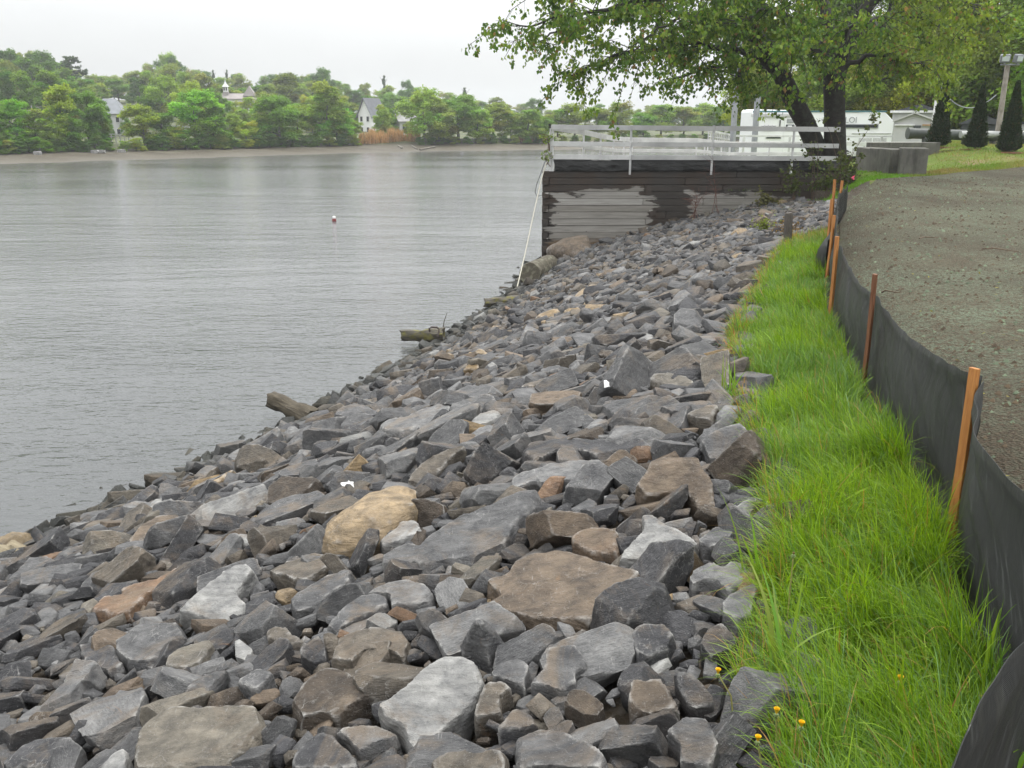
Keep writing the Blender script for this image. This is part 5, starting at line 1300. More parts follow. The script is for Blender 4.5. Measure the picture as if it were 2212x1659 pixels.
    add(168, 122, 118, 'pine', 'pine', 62, 'skyline'); add(832, 162, 150, 'spruce', 'pine', 22, 'skyline'); add(1004, 188, 150, 'spruce', 'pine', 26, 'skyline'); add(880, 172, 130, 'round', 'dark', 40, 'skyline'); add(1156, 212, 120, 'round', 'dark', 54, 'skyline')
    add(285, 158, 150, 'spruce', 'pine', 12, 'skyline'); add(468, 150, 150, 'spruce', 'pine', 12, 'skyline'); add(497, 150, 160, 'spruce', 'pine', 12, 'skyline')
    grp = {}
    for r in rec:
        a = min(LANDMARK, key=lambda a: abs(a[1]-r[0]))
        rel = 'right of' if r[0] > a[1] else 'left of'
        grp.setdefault((r[3], TREEWORD[r[2]], FORM[r[1]], rel, a[0]), []).append((abs(r[0]-a[1]), r))
    ords = ['first', 'second', 'third', 'fourth', 'fifth', 'sixth', 'seventh', 'eighth', 'ninth']+['%dth' % i for i in range(10, 40)]
    for (row, cw, fw, rel, an), rs in grp.items():
        rs.sort(key=lambda q: q[0])
        for i, (_, r) in enumerate(rs):
            noun = 'bush' if row == 'waterside bush' else 'tree'
            where = 'at the waterside' if noun == 'bush' else f'on the {row}' if row != 'hillside' else 'on the lower hillside'
            lab = f'{cw} {fw} {noun} {where}, {ords[i]+" one " if len(rs) > 1 else ""}{rel} the {an}'
            if noun == 'bush': lab = lab.replace('bushy bush', 'low bush')
            plant_tree(r[1], *r[4], r[2], lab, 'trees on the far shore', R.uniform(0, 6.28), R.uniform(.86, 1.16))
build_far_trees()

def tree_limbs():
    """big maple by the wharf: limb lines in world space"""
    def P(xv, yv, y):
        u = (xv-1106)/FV; v = -(yv-829.5)/FV
        t = y/(CP+v*SP); return Vector((u*t, y, EYE+(-SP+v*CP)*t))
    return P
def build_maple():
    P = tree_limbs(); R = random.Random(21)
    root = thing('maple_tree', P(1803, 392, 29.6), 'big leafy maple with two dark trunks overhanging the wharf railing', 'tree')
    bark = m_bark('maple_bark', (.012, .010, .009), (.034, .029, .025), (.035, .038, .028))
    MB().tube([P(1806, 400, 29.6), P(1804, 330, 29.6), P(1803, 250, 29.6), P(1802, 185, 29.5), P(1806, 130, 29.4)], [.42, .345, .32, .33, .36], 16).build('trunk', bark, root, smooth=True)
    MB().tube([P(1776, 372, 29.9), P(1768, 330, 29.9), P(1738, 262, 29.7), P(1712, 215, 29.5), P(1690, 165, 29.3), P(1655, 100, 29.0), P(1600, 40, 28.6)], [.36, .31, .295, .29, .26, .2, .14], 14).build('trunk', bark, root, smooth=True)
    limbs = [
        ([(1806, 135, 29.4), (1840, 70, 29.2), (1885, 0, 29), (1930, -70, 28.6), (2000, -140, 28)], .30, .10),
        ([(1800, 140, 29.4), (1790, 60, 29.6), (1775, -30, 30), (1760, -130, 30.5)], .27, .08),
        ([(1800, 150, 29.5), (1745, 70, 28.8), (1640, 10, 28), (1500, -10, 27.2), (1340, 10, 26.6), (1220, 40, 26.2), (1120, 55, 26)], .16, .02),
        ([(1690, 165, 29.3), (1600, 110, 28.6), (1480, 92, 28), (1370, 110, 27.6), (1280, 140, 27.4), (1230, 165, 27.2)], .12, .02),
        ([(1655, 100, 29), (1540, 40, 29.6), (1420, 20, 30), (1300, 40, 30.4), (1200, 70, 30.6), (1150, 95, 30.6)], .12, .02),
        ([(1690, 150, 29.3), (1610, 140, 30), (1520, 150, 30.6), (1440, 170, 31)], .10, .02),
        ([(1640, 0, 28), (1480, -70, 27.5), (1300, -60, 27), (1150, -10, 26.8)], .12, .02),
        ([(1770, 0, 30), (1600, -80, 31), (1400, -110, 32), (1250, -80, 32.5)], .14, .02),
        ([(1810, 150, 29.4), (1870, 120, 29), (1940, 120, 28.6), (2000, 150, 28.4)], .10, .02),
        ([(1850, 55, 29.2), (1930, 30, 29.6), (2020, 50, 30), (2090, 90, 30.4)], .10, .02),
        ([(1885, 0, 29), (1980, -20, 28), (2080, 0, 27.4), (2150, 50, 27)], .10, .02),
        ([(1800, 160, 29.4), (1770, 110, 27.6), (1730, 90, 26.2), (1690, 110, 25)], .10, .02),
        ([(1800, 130, 29.4), (1830, 60, 27.6), (1870, 40, 26), (1910, 60, 25)], .10, .02),
        ([(1775, -30, 30), (1700, -60, 28), (1620, -60, 26.4), (1560, -20, 25.4)], .10, .02),
        ([(1690, 150, 29.3), (1640, 60, 31), (1580, 60, 32.4), (1500, 90, 33)], .10, .02),
        ([(1810, 120, 29.5), (1880, 60, 32), (1960, 70, 34), (2040, 110, 35)], .10, .02),
        ([(1560, 60, 28.4), (1490, 30, 26.8), (1420, 60, 26), (1370, 110, 25.6)], .06, .015),
        ([(1640, 90, 29), (1600, 150, 28.2), (1570, 190, 27.8)], .06, .015),
        ([(1740, 70, 28.8), (1700, 30, 27.4), (1640, 20, 26.6), (1580, 60, 26)], .07, .015),
    ]
    twigs = MB()
    LP, LU, LT = [], [], []
    paths = []
    for pts, r0, r1 in limbs:
        pp = [P(*p) for p in pts]
        n = len(pp); rad = [r0+(r1-r0)*(i/(n-1))**.8 for i in range(n)]
        # bend between control points
        q, qr = [], []
        for i in range(n-1):
            for k in range(4):
                f = k/4; w = Vector((R.gauss(0, .04), R.gauss(0, .06), R.gauss(0, .04))) if k else Vector()
                q.append(pp[i].lerp(pp[i+1], f)+w); qr.append(rad[i]+(rad[i+1]-rad[i])*f)
        q.append(pp[-1]); qr.append(rad[-1])
        MB().tube(q, qr, 8).build('limb', bark, root, smooth=True)
        paths.append((q, r0))
    def leaves_along(a, b, cnt, spread):
        for _ in range(cnt):
            f = R.random()**.75; p = a.lerp(b, f)+Vector((R.gauss(0, spread), R.gauss(0, spread), R.gauss(-.02, spread)))
            LP.append(p); LU.append((R.gauss(0, .55), R.gauss(0, .55), -1.0+R.gauss(0, .35)))
    clump_t = []
    for q, r0 in paths:
        tot = sum((b-a).length for a, b in zip(q, q[1:])); acc = 0
        for a, b in zip(q, q[1:]):
            acc += (b-a).length
            frac = acc/tot
            if frac < (.16 if r0 < .2 else .3): continue
            for _ in range(max(1, int((b-a).length/.20+R.random()))):
                d0 = (b-a).normalized()
                st = a.lerp(b, R.random())
                dr = (d0*R.uniform(.2, 1.1)+Vector((R.gauss(0, .75), R.gauss(0, .75), R.gauss(.0, .55)))).normalized()
                ln = R.uniform(.7, 1.75)
                m1 = st+dr*ln*.5+Vector((0, 0, .06)); m2 = st+dr*ln+Vector((0, 0, -.16*ln*ln))
                twigs.tube([st, m1, m2], [.016, .010, .005], 4, False)
                for seg in ((st, m1), (m1, m2)):
                    for _k in range(3):
                        s2 = seg[0].lerp(seg[1], R.random())
                        d2 = (dr*.6+Vector((R.gauss(0, .8), R.gauss(0, .8), R.gauss(-.25, .5)))).normalized()
                        l2 = R.uniform(.25, .62)
                        e2 = s2+d2*l2+Vector((0, 0, -.22*l2))
                        twigs.tube([s2, e2], [.006, .003], 3, False)
                        k0 = len(LP); leaves_along(s2, e2, R.randint(9, 16), .06); clump_t += [R.gauss(0, .14)]*(len(LP)-k0)
                k0 = len(LP); leaves_along(m1, m2, 8, .05); clump_t += [R.gauss(0, .14)]*(len(LP)-k0)
    o = twigs.build('twigs', bark, root); o['kind'] = 'stuff'
    g = np.random.default_rng(8)
    LP = np.array([tuple(p) for p in LP]); LU = np.array(LU); ct = np.array(clump_t)
    # few leaves right on the bare lower limbs
    keep = np.ones(len(LP), bool)
    for (x1, y1, Y1), (x2, y2, Y2), rr in (((1806, 400, 29.6), (1802, 150, 29.5), .55), ((1804, 150, 29.4), (1900, -20, 29), .55), ((1765, 330, 29.9), (1685, 150, 29.3), .5), ((1802, 150, 29.4), (1778, -10, 30), .4)):
        a, b = np.array(P(x1, y1, Y1)), np.array(P(x2, y2, Y2)); d = (b-a)[[0, 2]]
        tt = np.clip(((LP-a)[:, [0, 2]] @ d)/(d @ d), 0, 1); q = a+tt[:, None]*(b-a)
        near = (np.linalg.norm((LP-q)[:, [0, 2]], axis=1) < rr) & (LP[:, 1] < q[:, 1]+.3)
        keep &= ~(near & (g.random(len(LP)) < .86))
    LP, LU, ct = LP[keep], LU[keep], ct[keep]; n = len(LP)
    f = 1+ct+g.normal(0, .13, n)
    yel = np.clip(g.normal(.32, .3, n)+ct*1.5+.45*np.clip((LP[:, 0]-10.6)/1.5, 0, 1), 0, 1)[:, None]
    tint = (np.array([.070, .150, .020])*(1-yel)+np.array([.185, .245, .034])*yel)*f[:, None]
    red = (g.random(n) < .03)[:, None]; tint = np.where(red, np.array([.24, .15, .06]), tint)
    N = unit(g.normal(size=(n, 3))+np.array([0, -.3, .5]))
    L_ = g.uniform(.085, .155, n)
    v, F, c = leaf_quads(LP-np.array(root.location), N, LU, L_, L_*.78, tint)
    me = crown_mesh('crown', [(v, F, c)]); o = link('crown', me, None, root); o.color = (1, 1, 1, 1)
    print('maple leaves', n)
build_maple()

def build_near_trees():
    """wood behind the sheds, on the right"""
    R = random.Random(31); P = tree_limbs()
    g = np.random.default_rng(77)
    protos = []
    for i, k in enumerate(('round', 'bushy', 'willow')):
        bl = blob_set(k, g)+blob_set('round', g)[:8]
        cm = crown_mesh('crown', [crown(90+i, 46000, bl, .0165, .45, .30)])
        tm = trunk_mesh(i, g, .75, .014, 8); tm.materials.append(M_BARK)
        protos.append((cm, tm))
    spots = [(1640, 60, 74, 9.5, 1.05, 'light', 'pale green tree half hidden behind the leaning maple trunk'),
             (1900, -150, 62, None, 1.25, 'green', 'tall mid green tree directly behind the white trailer'),
             (2010, -60, 56, None, .95, 'yellow', 'yellow green tree behind the white gabled shed'),
             (2085, -260, 66, None, 1.2, 'dark', 'dark green tree rising behind the middle cedar'),
             (2150, -220, 54, None, 1.0, 'light', 'light green tree behind the floodlight pole'),
             (2290, -260, 50, None, 1.2, 'green', 'large tree at the right border behind the third cedar'),
             (2250, -40, 72, None, 1.3, 'dark', 'dark tree deep in the wood beyond the pole cable'),
             (2390, -120, 58, None, 1.2, 'olive', 'olive tree beyond the right border cedar'),
             (1960, 60, 84, None, 1.5, 'dark', 'shadowed dark tree filling the gap behind the gabled shed'),
             (1755, 120, 88, None, 1.5, 'olive', 'olive tree far behind the white trailer roof'),
             (2120, 90, 90, None, 1.5, 'green', 'green tree far back between the second and third cedar'),
             (1880, 40, 58, None, 1.3, 'light', 'light green tree right above the trailer roof'),
             (1960, -120, 70, None, 1.4, 'green', 'tall green tree between the trailer and the mast'),
             (2060, 40, 62, None, 1.3, 'yellow', 'yellow green tree above the pale shed roof'),
             (2200, 60, 60, None, 1.4, 'green', 'mid green tree just behind the floodlights'),
             (1700, 60, 80, None, 1.3, 'green', 'mid green tree between the two maple trunks, far behind'),
             (1980, 190, 60, None, 2.2, 'dark', 'low dark thicket bush between the first and second cedar'),
             (2130, 200, 58, None, 2.2, 'green', 'low green thicket bush right behind the second cedar'),
             (2260, 190, 52, None, 2.0, 'dark', 'low dark thicket bush behind the third cedar')]
    for xv, yv, y, h, ws, col, lab in spots:
        p = P(xv, 300, y); z = .35
        hh = h or (top_z(yv, y)-z)
        cm, tm = protos[R.randrange(3)]
        t = thing('deciduous_tree', (p.x, y, z), lab, 'tree', 'trees of the wood behind the sheds'); t.scale = (hh*ws, hh*ws, hh); t.rotation_euler.z = R.uniform(0, 6.28)
        f = R.uniform(1.0, 1.25)
        o = link('crown', cm, None, t); q = TREECOL[col]; o.color = (q[0]*f*1.12, q[1]*f*.96, q[2]*f*.9, 1)
        link('trunk', tm, None, t)
build_near_trees()

def build_cedars():
    g = np.random.default_rng(5); R = random.Random(2)
    P = tree_limbs()
    mt = simple_mat('cedar_trunk', (.10, .07, .05), .9, .3, 20, .5); mm = simple_mat('bark_mulch', (.17, .065, .03), .95, .4, 14, 1.)
    n = 9000
    # scale like sprays on a narrow spindle one unit tall
    z = g.random(n)**1.15*.985; prof = .175*np.clip(1-z, 0, 1)**.85*np.clip(z/.10+.55, 0, 1)
    a = g.uniform(0, 6.28, n); lump = np.array([1+.22*noise.noise(Vector((math.cos(q)*2.2, math.sin(q)*2.2, h*7))) for q, h in zip(a, z)])
    r = prof*lump*(g.random(n)**.28)
    Pp = np.stack([r*np.cos(a), r*np.sin(a), z+.015], 1)
    U = np.stack([np.cos(a)*.45, np.sin(a)*.45, np.full(n, 1.)], 1)+g.normal(0, .35, (n, 3))
    N = np.stack([np.cos(a), np.sin(a), np.full(n, .2)], 1)+g.normal(0, .4, (n, 3))
    L_ = g.uniform(.022, .048, n)
    tint = np.array([.026, .044, .020])*g.uniform(.55, 1.5, n)[:, None]; br = (g.random(n) < .05)[:, None]; tint = np.where(br, np.array([.09, .065, .035]), tint)
    cm = crown_mesh('crown', [leaf_quads(Pp, N, U, L_, L_*.5, tint)])
    for (xv, ytop, ybase, y, ws, rz, lab) in ((2026, 172, 316, 35.5, 1.02, .4, 'leftmost of three columnar cedars, beside the concrete blocks'), (2106, 188, 320, 34.8, 1.08, 2.0, 'middle one of three columnar cedars on the lawn'), (2178, 178, 327, 33.5, 1.04, 4.1, 'columnar cedar closest to the picture border, next to the floodlight pole')):
        p = P(xv, ybase, y); zt = top_z(ytop, y); z0 = p.z-.02
        t = thing('cedar_tree', (p.x, y, z0), lab, 'tree', 'columnar cedars on the lawn'); h = zt-z0; t.scale = (h*ws, h*ws, h); t.rotation_euler.z = rz
        o = link('crown', cm, None, t); o.color = (1, 1, 1, 1)
        mb = MB(); mb.tube([(0, 0, -.05), (0, 0, .2)], [.02, .015], 8); me = bpy.data.meshes.new('trunk'); me.from_pydata(mb.v, [], mb.f); link('trunk', me, mt, t)
        mb = MB(); V = [(0, 0, .012)]
        for k in range(16):
            q = 6.283*k/16; rr = .24*R.uniform(.8, 1.2); V.append((rr*math.cos(q), rr*math.sin(q), -.012))
        me = bpy.data.meshes.new('mulch_ring'); me.from_pydata(V, [], [(0, 1+k, 1+(k+1) % 16) for k in range(16)]); link('mulch_ring', me, mm, t)
build_cedars()

def build_saplings():
    """leafy saplings and bare red twigs in front of the wharf face"""
    R = random.Random(17); P = tree_limbs(); g = np.random.default_rng(3)
    ms = simple_mat('sapling_stem', (.10, .07, .05), .8, .3, 20, .3); mr = simple_mat('red_twig', (.13, .06, .045), .7, .3, 20, .3)
    def sapling(xv, yv, y, hpx, n_st, nleaf, lean, lab, tint, name='sapling', leaf=.1):
        b = P(xv, yv, y)
        zb = min(float(land_z(b.x, min(y, 27.8))), b.z+.3); b = Vector((b.x, y, b.z))
        t = thing(name, b, lab, 'sapling', 'saplings in front of the wharf face')
        hh = hpx*depth_of(y, 0)/FV
        mb = MB(); LP, LU = [], []
        for s in range(n_st):
            dx = R.gauss(lean, .28 if nleaf else .5); dy = R.gauss(-.05, .2); h = hh*R.uniform(.6, 1.05)
            pts = [b+Vector((R.gauss(0, .05), R.gauss(0, .05), -.1))]
            for k in range(1, 6):
                f = k/5; pts.append(b+Vector((dx*h*f*f*.7+R.gauss(0, .03), dy*h*f+R.gauss(0, .03), h*f)))
            mb.tube(pts, [q*(1 if nleaf else .55) for q in (.016, .014, .011, .008, .006, .003)], 5, False)
            for k in range(9):
                f = R.uniform(.25, 1); i = min(int(f*5), 4); st = pts[i].lerp(pts[i+1], f*5-i)
                d = Vector((R.gauss(0, 1), R.gauss(0, 1), R.uniform(-.1, .9))).normalized(); e = st+d*R.uniform(.15, .45)
                mb.tube([st, e], [.005, .002], 3, False)
                for _ in range(nleaf):
                    LP.append(tuple(st.lerp(e, R.random())+Vector((R.gauss(0, .03), R.gauss(0, .03), R.gauss(0, .03))))); LU.append((R.gauss(0, .8), R.gauss(0, .8), R.gauss(-.5, .4)))
        st = mb.build('stem', ms if nleaf else mr, t, smooth=True)
        if LP:
            LP = np.array(LP)-np.array(t.location); n = len(LP)
            L_ = g.uniform(leaf*.6, leaf*1.25, n)
            tt = np.array(tint)*g.uniform(.6, 1.5, n)[:, None]
            o = link('foliage', crown_mesh('foliage', [leaf_quads(LP, unit(g.normal(size=(n, 3))+np.array([0, -.5, .4])), np.array(LU), L_, L_*.85, tt)]), None, t); o.color = (1, 1, 1, 1)
    sapling(1812, 430, 26.9, 165, 5, 6, .05, 'tallest leafy sapling growing up in front of the main maple trunk', (.085, .105, .030))
    sapling(1755, 440, 26.8, 150, 4, 5, -.15, 'thin sapling with open round leaves in front of the leaning trunk', (.075, .10, .030))
    sapling(1715, 440, 26.9, 95, 4, 6, -.2, 'small leafy sapling at the dark right end of the timber wall', (.075, .10, .028))
    sapling(1785, 440, 26.4, 90, 5, 5, .0, 'dense low bush between the saplings and the stake tops', (.070, .095, .028))
    sapling(1835, 420, 26.6, 90, 4, 5, .15, 'bushy sapling at the fence end beside the pink ribbon', (.075, .10, .028))
    sapling(1545, 452, 27.0, 130, 3, 0, -.25, 'bare reddish brown sapling against the middle of the timber wall', (0, 0, 0))
    sapling(1500, 465, 26.9, 60, 6, 0, .1, 'low bare reddish bush at the foot of the timber wall', (0, 0, 0))
    sapling(1650, 455, 26.6, 38, 5, 5, 0, 'tuft of olive weeds at the wall foot under the spacer block', (.10, .10, .035))
    sapling(1183, 352, 27.75, 22, 2, 3, -.3, 'green vine sprig hanging off the wharf corner post', (.15, .22, .035), 'vine', .07)
    sapling(1186, 318, 27.8, 26, 2, 4, -.15, 'upper vine sprig climbing the corner post of the railing', (.16, .23, .035), 'vine', .07)
    sapling(1650, 497, 19.2, 16, 5, 5, 0, 'small yellow green weed among the upper rocks behind the post', (.15, .19, .035), 'weed', .05)
    sapling(1700, 505, 17.2, 14, 4, 4, 0, 'small red stemmed weed among rocks next to the post', (.16, .10, .04), 'weed', .05)
build_saplings()
# ---------------------------------------------------------------- buildings, trailer, yard things
def house(name, xv, s, w, d, hwall, hroof, rz, lab, wallc, roofc, gable='x', nwin=3, rows=2, peak=None, scl=1., zoff=0., cat='house', hip=False):
    k = K(xv); x, y, z = far_pt(k, s); z += zoff
    if peak: z = top_z(peak[0], y)-peak[1]*scl
    t = thing(name, (x, y, z), lab, cat, 'houses on the far shore')
    t.rotation_euler.z = rz; t.scale = (scl,)*3
    mw = simple_mat('siding', wallc, .7, .06, .6, .1); mr = simple_mat('shingle', roofc, .8, .15, 1.2, .3); mg = simple_mat('window_glass', (.03, .035, .04), .1, .2, 1, 0); mf = simple_mat('window_frame', (.6, .6, .6), .6, .05)
    def lm(mb, nm, mat, par=t):
        me = bpy.data.meshes.new(nm); me.from_pydata(mb.v, [], mb.f); me.update(); return link(nm, me, mat, par)
    mb = MB(); mb.box((0, 0, hwall/2-.5), (w, d, hwall+1))
    if not hip: mb.add([(-w/2, -d/2, hwall), (w/2, -d/2, hwall), (0, -d/2, hwall+hroof), (-w/2, d/2, hwall), (w/2, d/2, hwall), (0, d/2, hwall+hroof)] if gable == 'y' else [(-w/2, -d/2, hwall), (-w/2, d/2, hwall), (-w/2, 0, hwall+hroof), (w/2, -d/2, hwall), (w/2, d/2, hwall), (w/2, 0, hwall+hroof)], [(0, 1, 2), (3, 5, 4)])
    lm(mb, 'wall', mw)
    o = .35; mb = MB(); th = .15
    if hip:
        r = w*.22
        mb.add([(-w/2-o, -d/2-o, hwall), (w/2+o, -d/2-o, hwall), (w/2+o, d/2+o, hwall), (-w/2-o, d/2+o, hwall), (-r, 0, hwall+hroof), (r, 0, hwall+hroof)], [(0, 1, 5, 4), (1, 2, 5), (2, 3, 4, 5), (3, 0, 4), (3, 2, 1, 0)])
    elif gable == 'y':
        for sx in (-1, 1):
            mb.add([(sx*(w/2+o), -d/2-o, hwall-o*hroof/(w/2)+.02), (0, -d/2-o, hwall+hroof+.02), (0, d/2+o, hwall+hroof+.02), (sx*(w/2+o), d/2+o, hwall-o*hroof/(w/2)+.02),
                    (sx*(w/2+o), -d/2-o, hwall-o*hroof/(w/2)+.02+th), (0, -d/2-o, hwall+hroof+.02+th), (0, d/2+o, hwall+hroof+.02+th), (sx*(w/2+o), d/2+o, hwall-o*hroof/(w/2)+.02+th)], [(0, 1, 2, 3), (4, 5, 6, 7), (0, 1, 5, 4), (2, 3, 7, 6), (3, 0, 4, 7)])
    else:
        for sy in (-1, 1):
            mb.add([(-w/2-o, sy*(d/2+o), hwall-o*hroof/(d/2)+.02), (-w/2-o, 0, hwall+hroof+.02), (w/2+o, 0, hwall+hroof+.02), (w/2+o, sy*(d/2+o), hwall-o*hroof/(d/2)+.02),
                    (-w/2-o, sy*(d/2+o), hwall-o*hroof/(d/2)+.02+th), (-w/2-o, 0, hwall+hroof+.02+th), (w/2+o, 0, hwall+hroof+.02+th), (w/2+o, sy*(d/2+o), hwall-o*hroof/(d/2)+.02+th)], [(0, 1, 2, 3), (4, 5, 6, 7), (0, 3, 7, 4), (0, 1, 5, 4), (2, 3, 7, 6)])
    lm(mb, 'roof', mr)
    for r in range(rows):
        for i in range(nwin):
            xx = (i+.5)/nwin*w-w/2; zz = hwall*(r+.55)/rows
            f = MB().box((xx, -d/2-.03, zz), (w/nwin*.42, .10, hwall/rows*.52)); fo = lm(f, 'window', mf)
            lm(MB().box((xx, -d/2-.07, zz), (w/nwin*.34, .06, hwall/rows*.44)), 'pane', mg, fo)
    return t, lm, mw, mr, mg
def build_houses():
    house('house', 240, 40, 3.9, 4, 3.4, 2.1, .15, 'white house with a grey hipped roof in a gap of the shoreline trees', (.48, .48, .48), (.19, .20, .215), 'x', 3, 2, hip=True, peak=(213, 5.5))
    t, lm, mw, mr, mg = house('church_hall', 520, 78, 8.4, 5, 6.2, 1.2, .1, 'long white hall with a louvred white cupola on its roof ridge', (.66, .66, .64), (.26, .235, .225), 'x', 6, 2, cat='hall', peak=(170, 11.2), scl=.75)
    cx = -3.2
    lm(MB().box((cx, -.5, 7.2), (1.3, 1.3, 1.4)), 'cupola_base', mr)
    cb = lm(MB().box((cx, -.5, 8.55), (1.1, 1.1, 1.3)), 'cupola', mw)
    for i in (-.28, .28): lm(MB().box((cx+i, -1.07, 8.65), (.3, .06, .8)), 'louvre', mg, cb)
    mb = MB(); prof = [(.95, 9.2), (.82, 9.35), (.45, 9.75), (.2, 10.3), (.06, 10.8), (.03, 11.2)]
    vs = [(cx+r*math.cos(math.pi/4*k), -.5+r*math.sin(math.pi/4*k), z) for r, z in prof for k in range(8)]
    mb.add(vs, [(i*8+k, i*8+(k+1) % 8, (i+1)*8+(k+1) % 8, (i+1)*8+k) for i in range(5) for k in range(8)]+[tuple(range(7, -1, -1)), tuple(40+k for k in range(8))])
    lm(mb, 'cupola_roof', simple_mat('white_metal_roof', (.62, .64, .63), .5), cb)
    lm(MB().add([(1.2, -2, 6.9), (4.4, -2, 6.9), (2.8, -1, 9.4), (1.2, 1.5, 6.9), (4.4, 1.5, 6.9), (2.8, 1, 9.4)], [(0, 1, 2), (3, 5, 4), (0, 2, 5, 3), (1, 4, 5, 2), (0, 3, 4, 1)]), 'gable_roof', mr)
    house('house', 803, 48, 2.7, 4.5, 3.7, 2.6, -.45, 'white gabled house with a steep slate roof above the reed bed', (.72, .72, .72), (.13, .135, .15), 'y', 2, 2, peak=(214, 6.3))
    house('house', 872, 34, 3.0, 3.4, 2.4, 1.4, .5, 'small greyish cottage under trees at the right end of the reed bed', (.48, .48, .48), (.24, .235, .23), 'x', 2, 1)
    house('house', 420, 52, 3.2, 3, 3.0, 1.2, .0, 'pale house mostly hidden behind the bright green shoreline tree', (.62, .60, .55), (.25, .24, .23), 'x', 2, 1)
    # utility pole in the trees
    k = K(70); x, y, z = far_pt(k, 26); mp = simple_mat('pole_grey', (.34, .33, .31), .8)
    t = thing('utility_pole', (x, y, z), 'grey utility pole among the yellow green trees at the left', 'utility pole')
    zt = top_z(228, y)
    MB().tube([(x, y, z-.3), (x, y, zt)], [.10, .07], 8).build('pole', mp, t, smooth=True)
    MB().beam((x-.9, y, zt-.6), (x+.9, y, zt-.6), .08, .1).build('crossarm', mp, t)
    # guard rail below the house
    k1, k2 = K(225), K(272); a = Vector(far_pt(k1, 17)); b = Vector(far_pt(k2, 17)); mw = simple_mat('fence_white', (.34, .34, .33), .7)
    a.z += .0; b.z += .0
    t = thing('roadside_fence', a, 'low pale post and rail fence below the grey roofed house', 'fence')
    for dz in (.75, 1.05): MB().beam(a+Vector((0, 0, dz)), b+Vector((0, 0, dz)), .05, .09).build('rail', mw, t)
    for i in range(6):
        p = a.lerp(b, i/5); MB().beam(p, p+Vector((0, 0, 1.1)), .1, .1, (0, 1, 0)).build('post', mw, t)
    # reeds
    g = np.random.default_rng(4); n = 9000
    xv = g.uniform(772, 905, n); s = g.uniform(10.5, 17, n)
    k = K(xv); xv2 = g.uniform(1120, 1190, 1200); k = np.concatenate([k, K(xv2)]); s = np.concatenate([s, g.uniform(10.5, 13, 1200)])
    y0 = far_y(k); y = y0*(1+s/(y0*np.sqrt(1+k*k))); x = k*y; z = np.array([float(far_z(a, np.float64(b))) for a, b in zip(k, s)])
    hh = np.concatenate([np.where(g.random(n) < .5, 1, .8)*np.clip(1.75-np.abs(xv-835)/90, .5, 1.5)*np.clip(.85+.45*np.sin(xv*.21)*np.sin(xv*.083+1)+.25*np.sin(xv*.9), .35, 1.3), np.full(1200, .7)])*g.uniform(.7, 1.1, n+1200)
    m = len(x); ang = g.uniform(0, 6.28, m)
    col = np.array([.46, .27, .155])*g.uniform(.65, 1.25, m)[:, None]; ol = (g.random(m) < .15)[:, None]; col = np.where(ol, np.array([.22, .18, .09]), col)
    v, f, c = blades(np.stack([x, y, z-.05], 1), hh, g.uniform(.05, .10, m), np.cos(ang), np.sin(ang), np.abs(g.normal(.1, .1, m)), g.uniform(0, .5, m), col, 2)
    me = mesh_np('reeds', v, f); add_attr(me, 'tint', c, 'FLOAT_COLOR')
    tag(link('reeds', me, M_BLADE), 'orange brown bed of dead reeds on the far mud bank', kind='stuff')
    mb = m_bark('far_driftwood', (.10, .09, .075), (.22, .20, .17))
    p = far_pt(K(935), 2.5)
    for xa, sa, xb, sb, lab in ((905, 2.5, 938, 5, 'dark drift log on the mud below the reeds'), (888, 6, 900, 3, 'pale drift log pointing down the mud bank'), (857, 6.5, 866, 4, 'short pale drift log at the muddy inlet')):
        a = Vector(far_pt(K(xa), sa)); b = Vector(far_pt(K(xb), sb)); a.z += .12; b.z += .12
        log_obj('drift_log', a, b, .13, .11, mb, lab, 'log', 'drift logs on the far mud', 10, True, 6)
    R = random.Random(5)
    # boulders at the foot of the far trees
    mrk = M_ROCK
    for i, (xa, lab) in enumerate(((255, 'palest boulder on the far waterline under the grey roofed house'), (196, 'grey boulder third from the left at the far tree line'), (208, 'grey boulder just left of the pale far boulder'), (70, 'dark boulder under the left shoreline trees'))):
        x, y, z = far_pt(K(xa), 7.2)
        bm = rock_poly(900+i, .55); me = bpy.data.meshes.new('boulder'); bm.to_mesh(me); bm.free()
        o = link('boulder', me, mrk, None, (x, y, z+.1)); o.scale = (.5, .4, .45); o.color = (*ROCK_COL['pale' if i == 0 else 'palegrey'], 1)
        tag(o, lab, 'boulder', 'boulders on the far waterline')
build_houses()

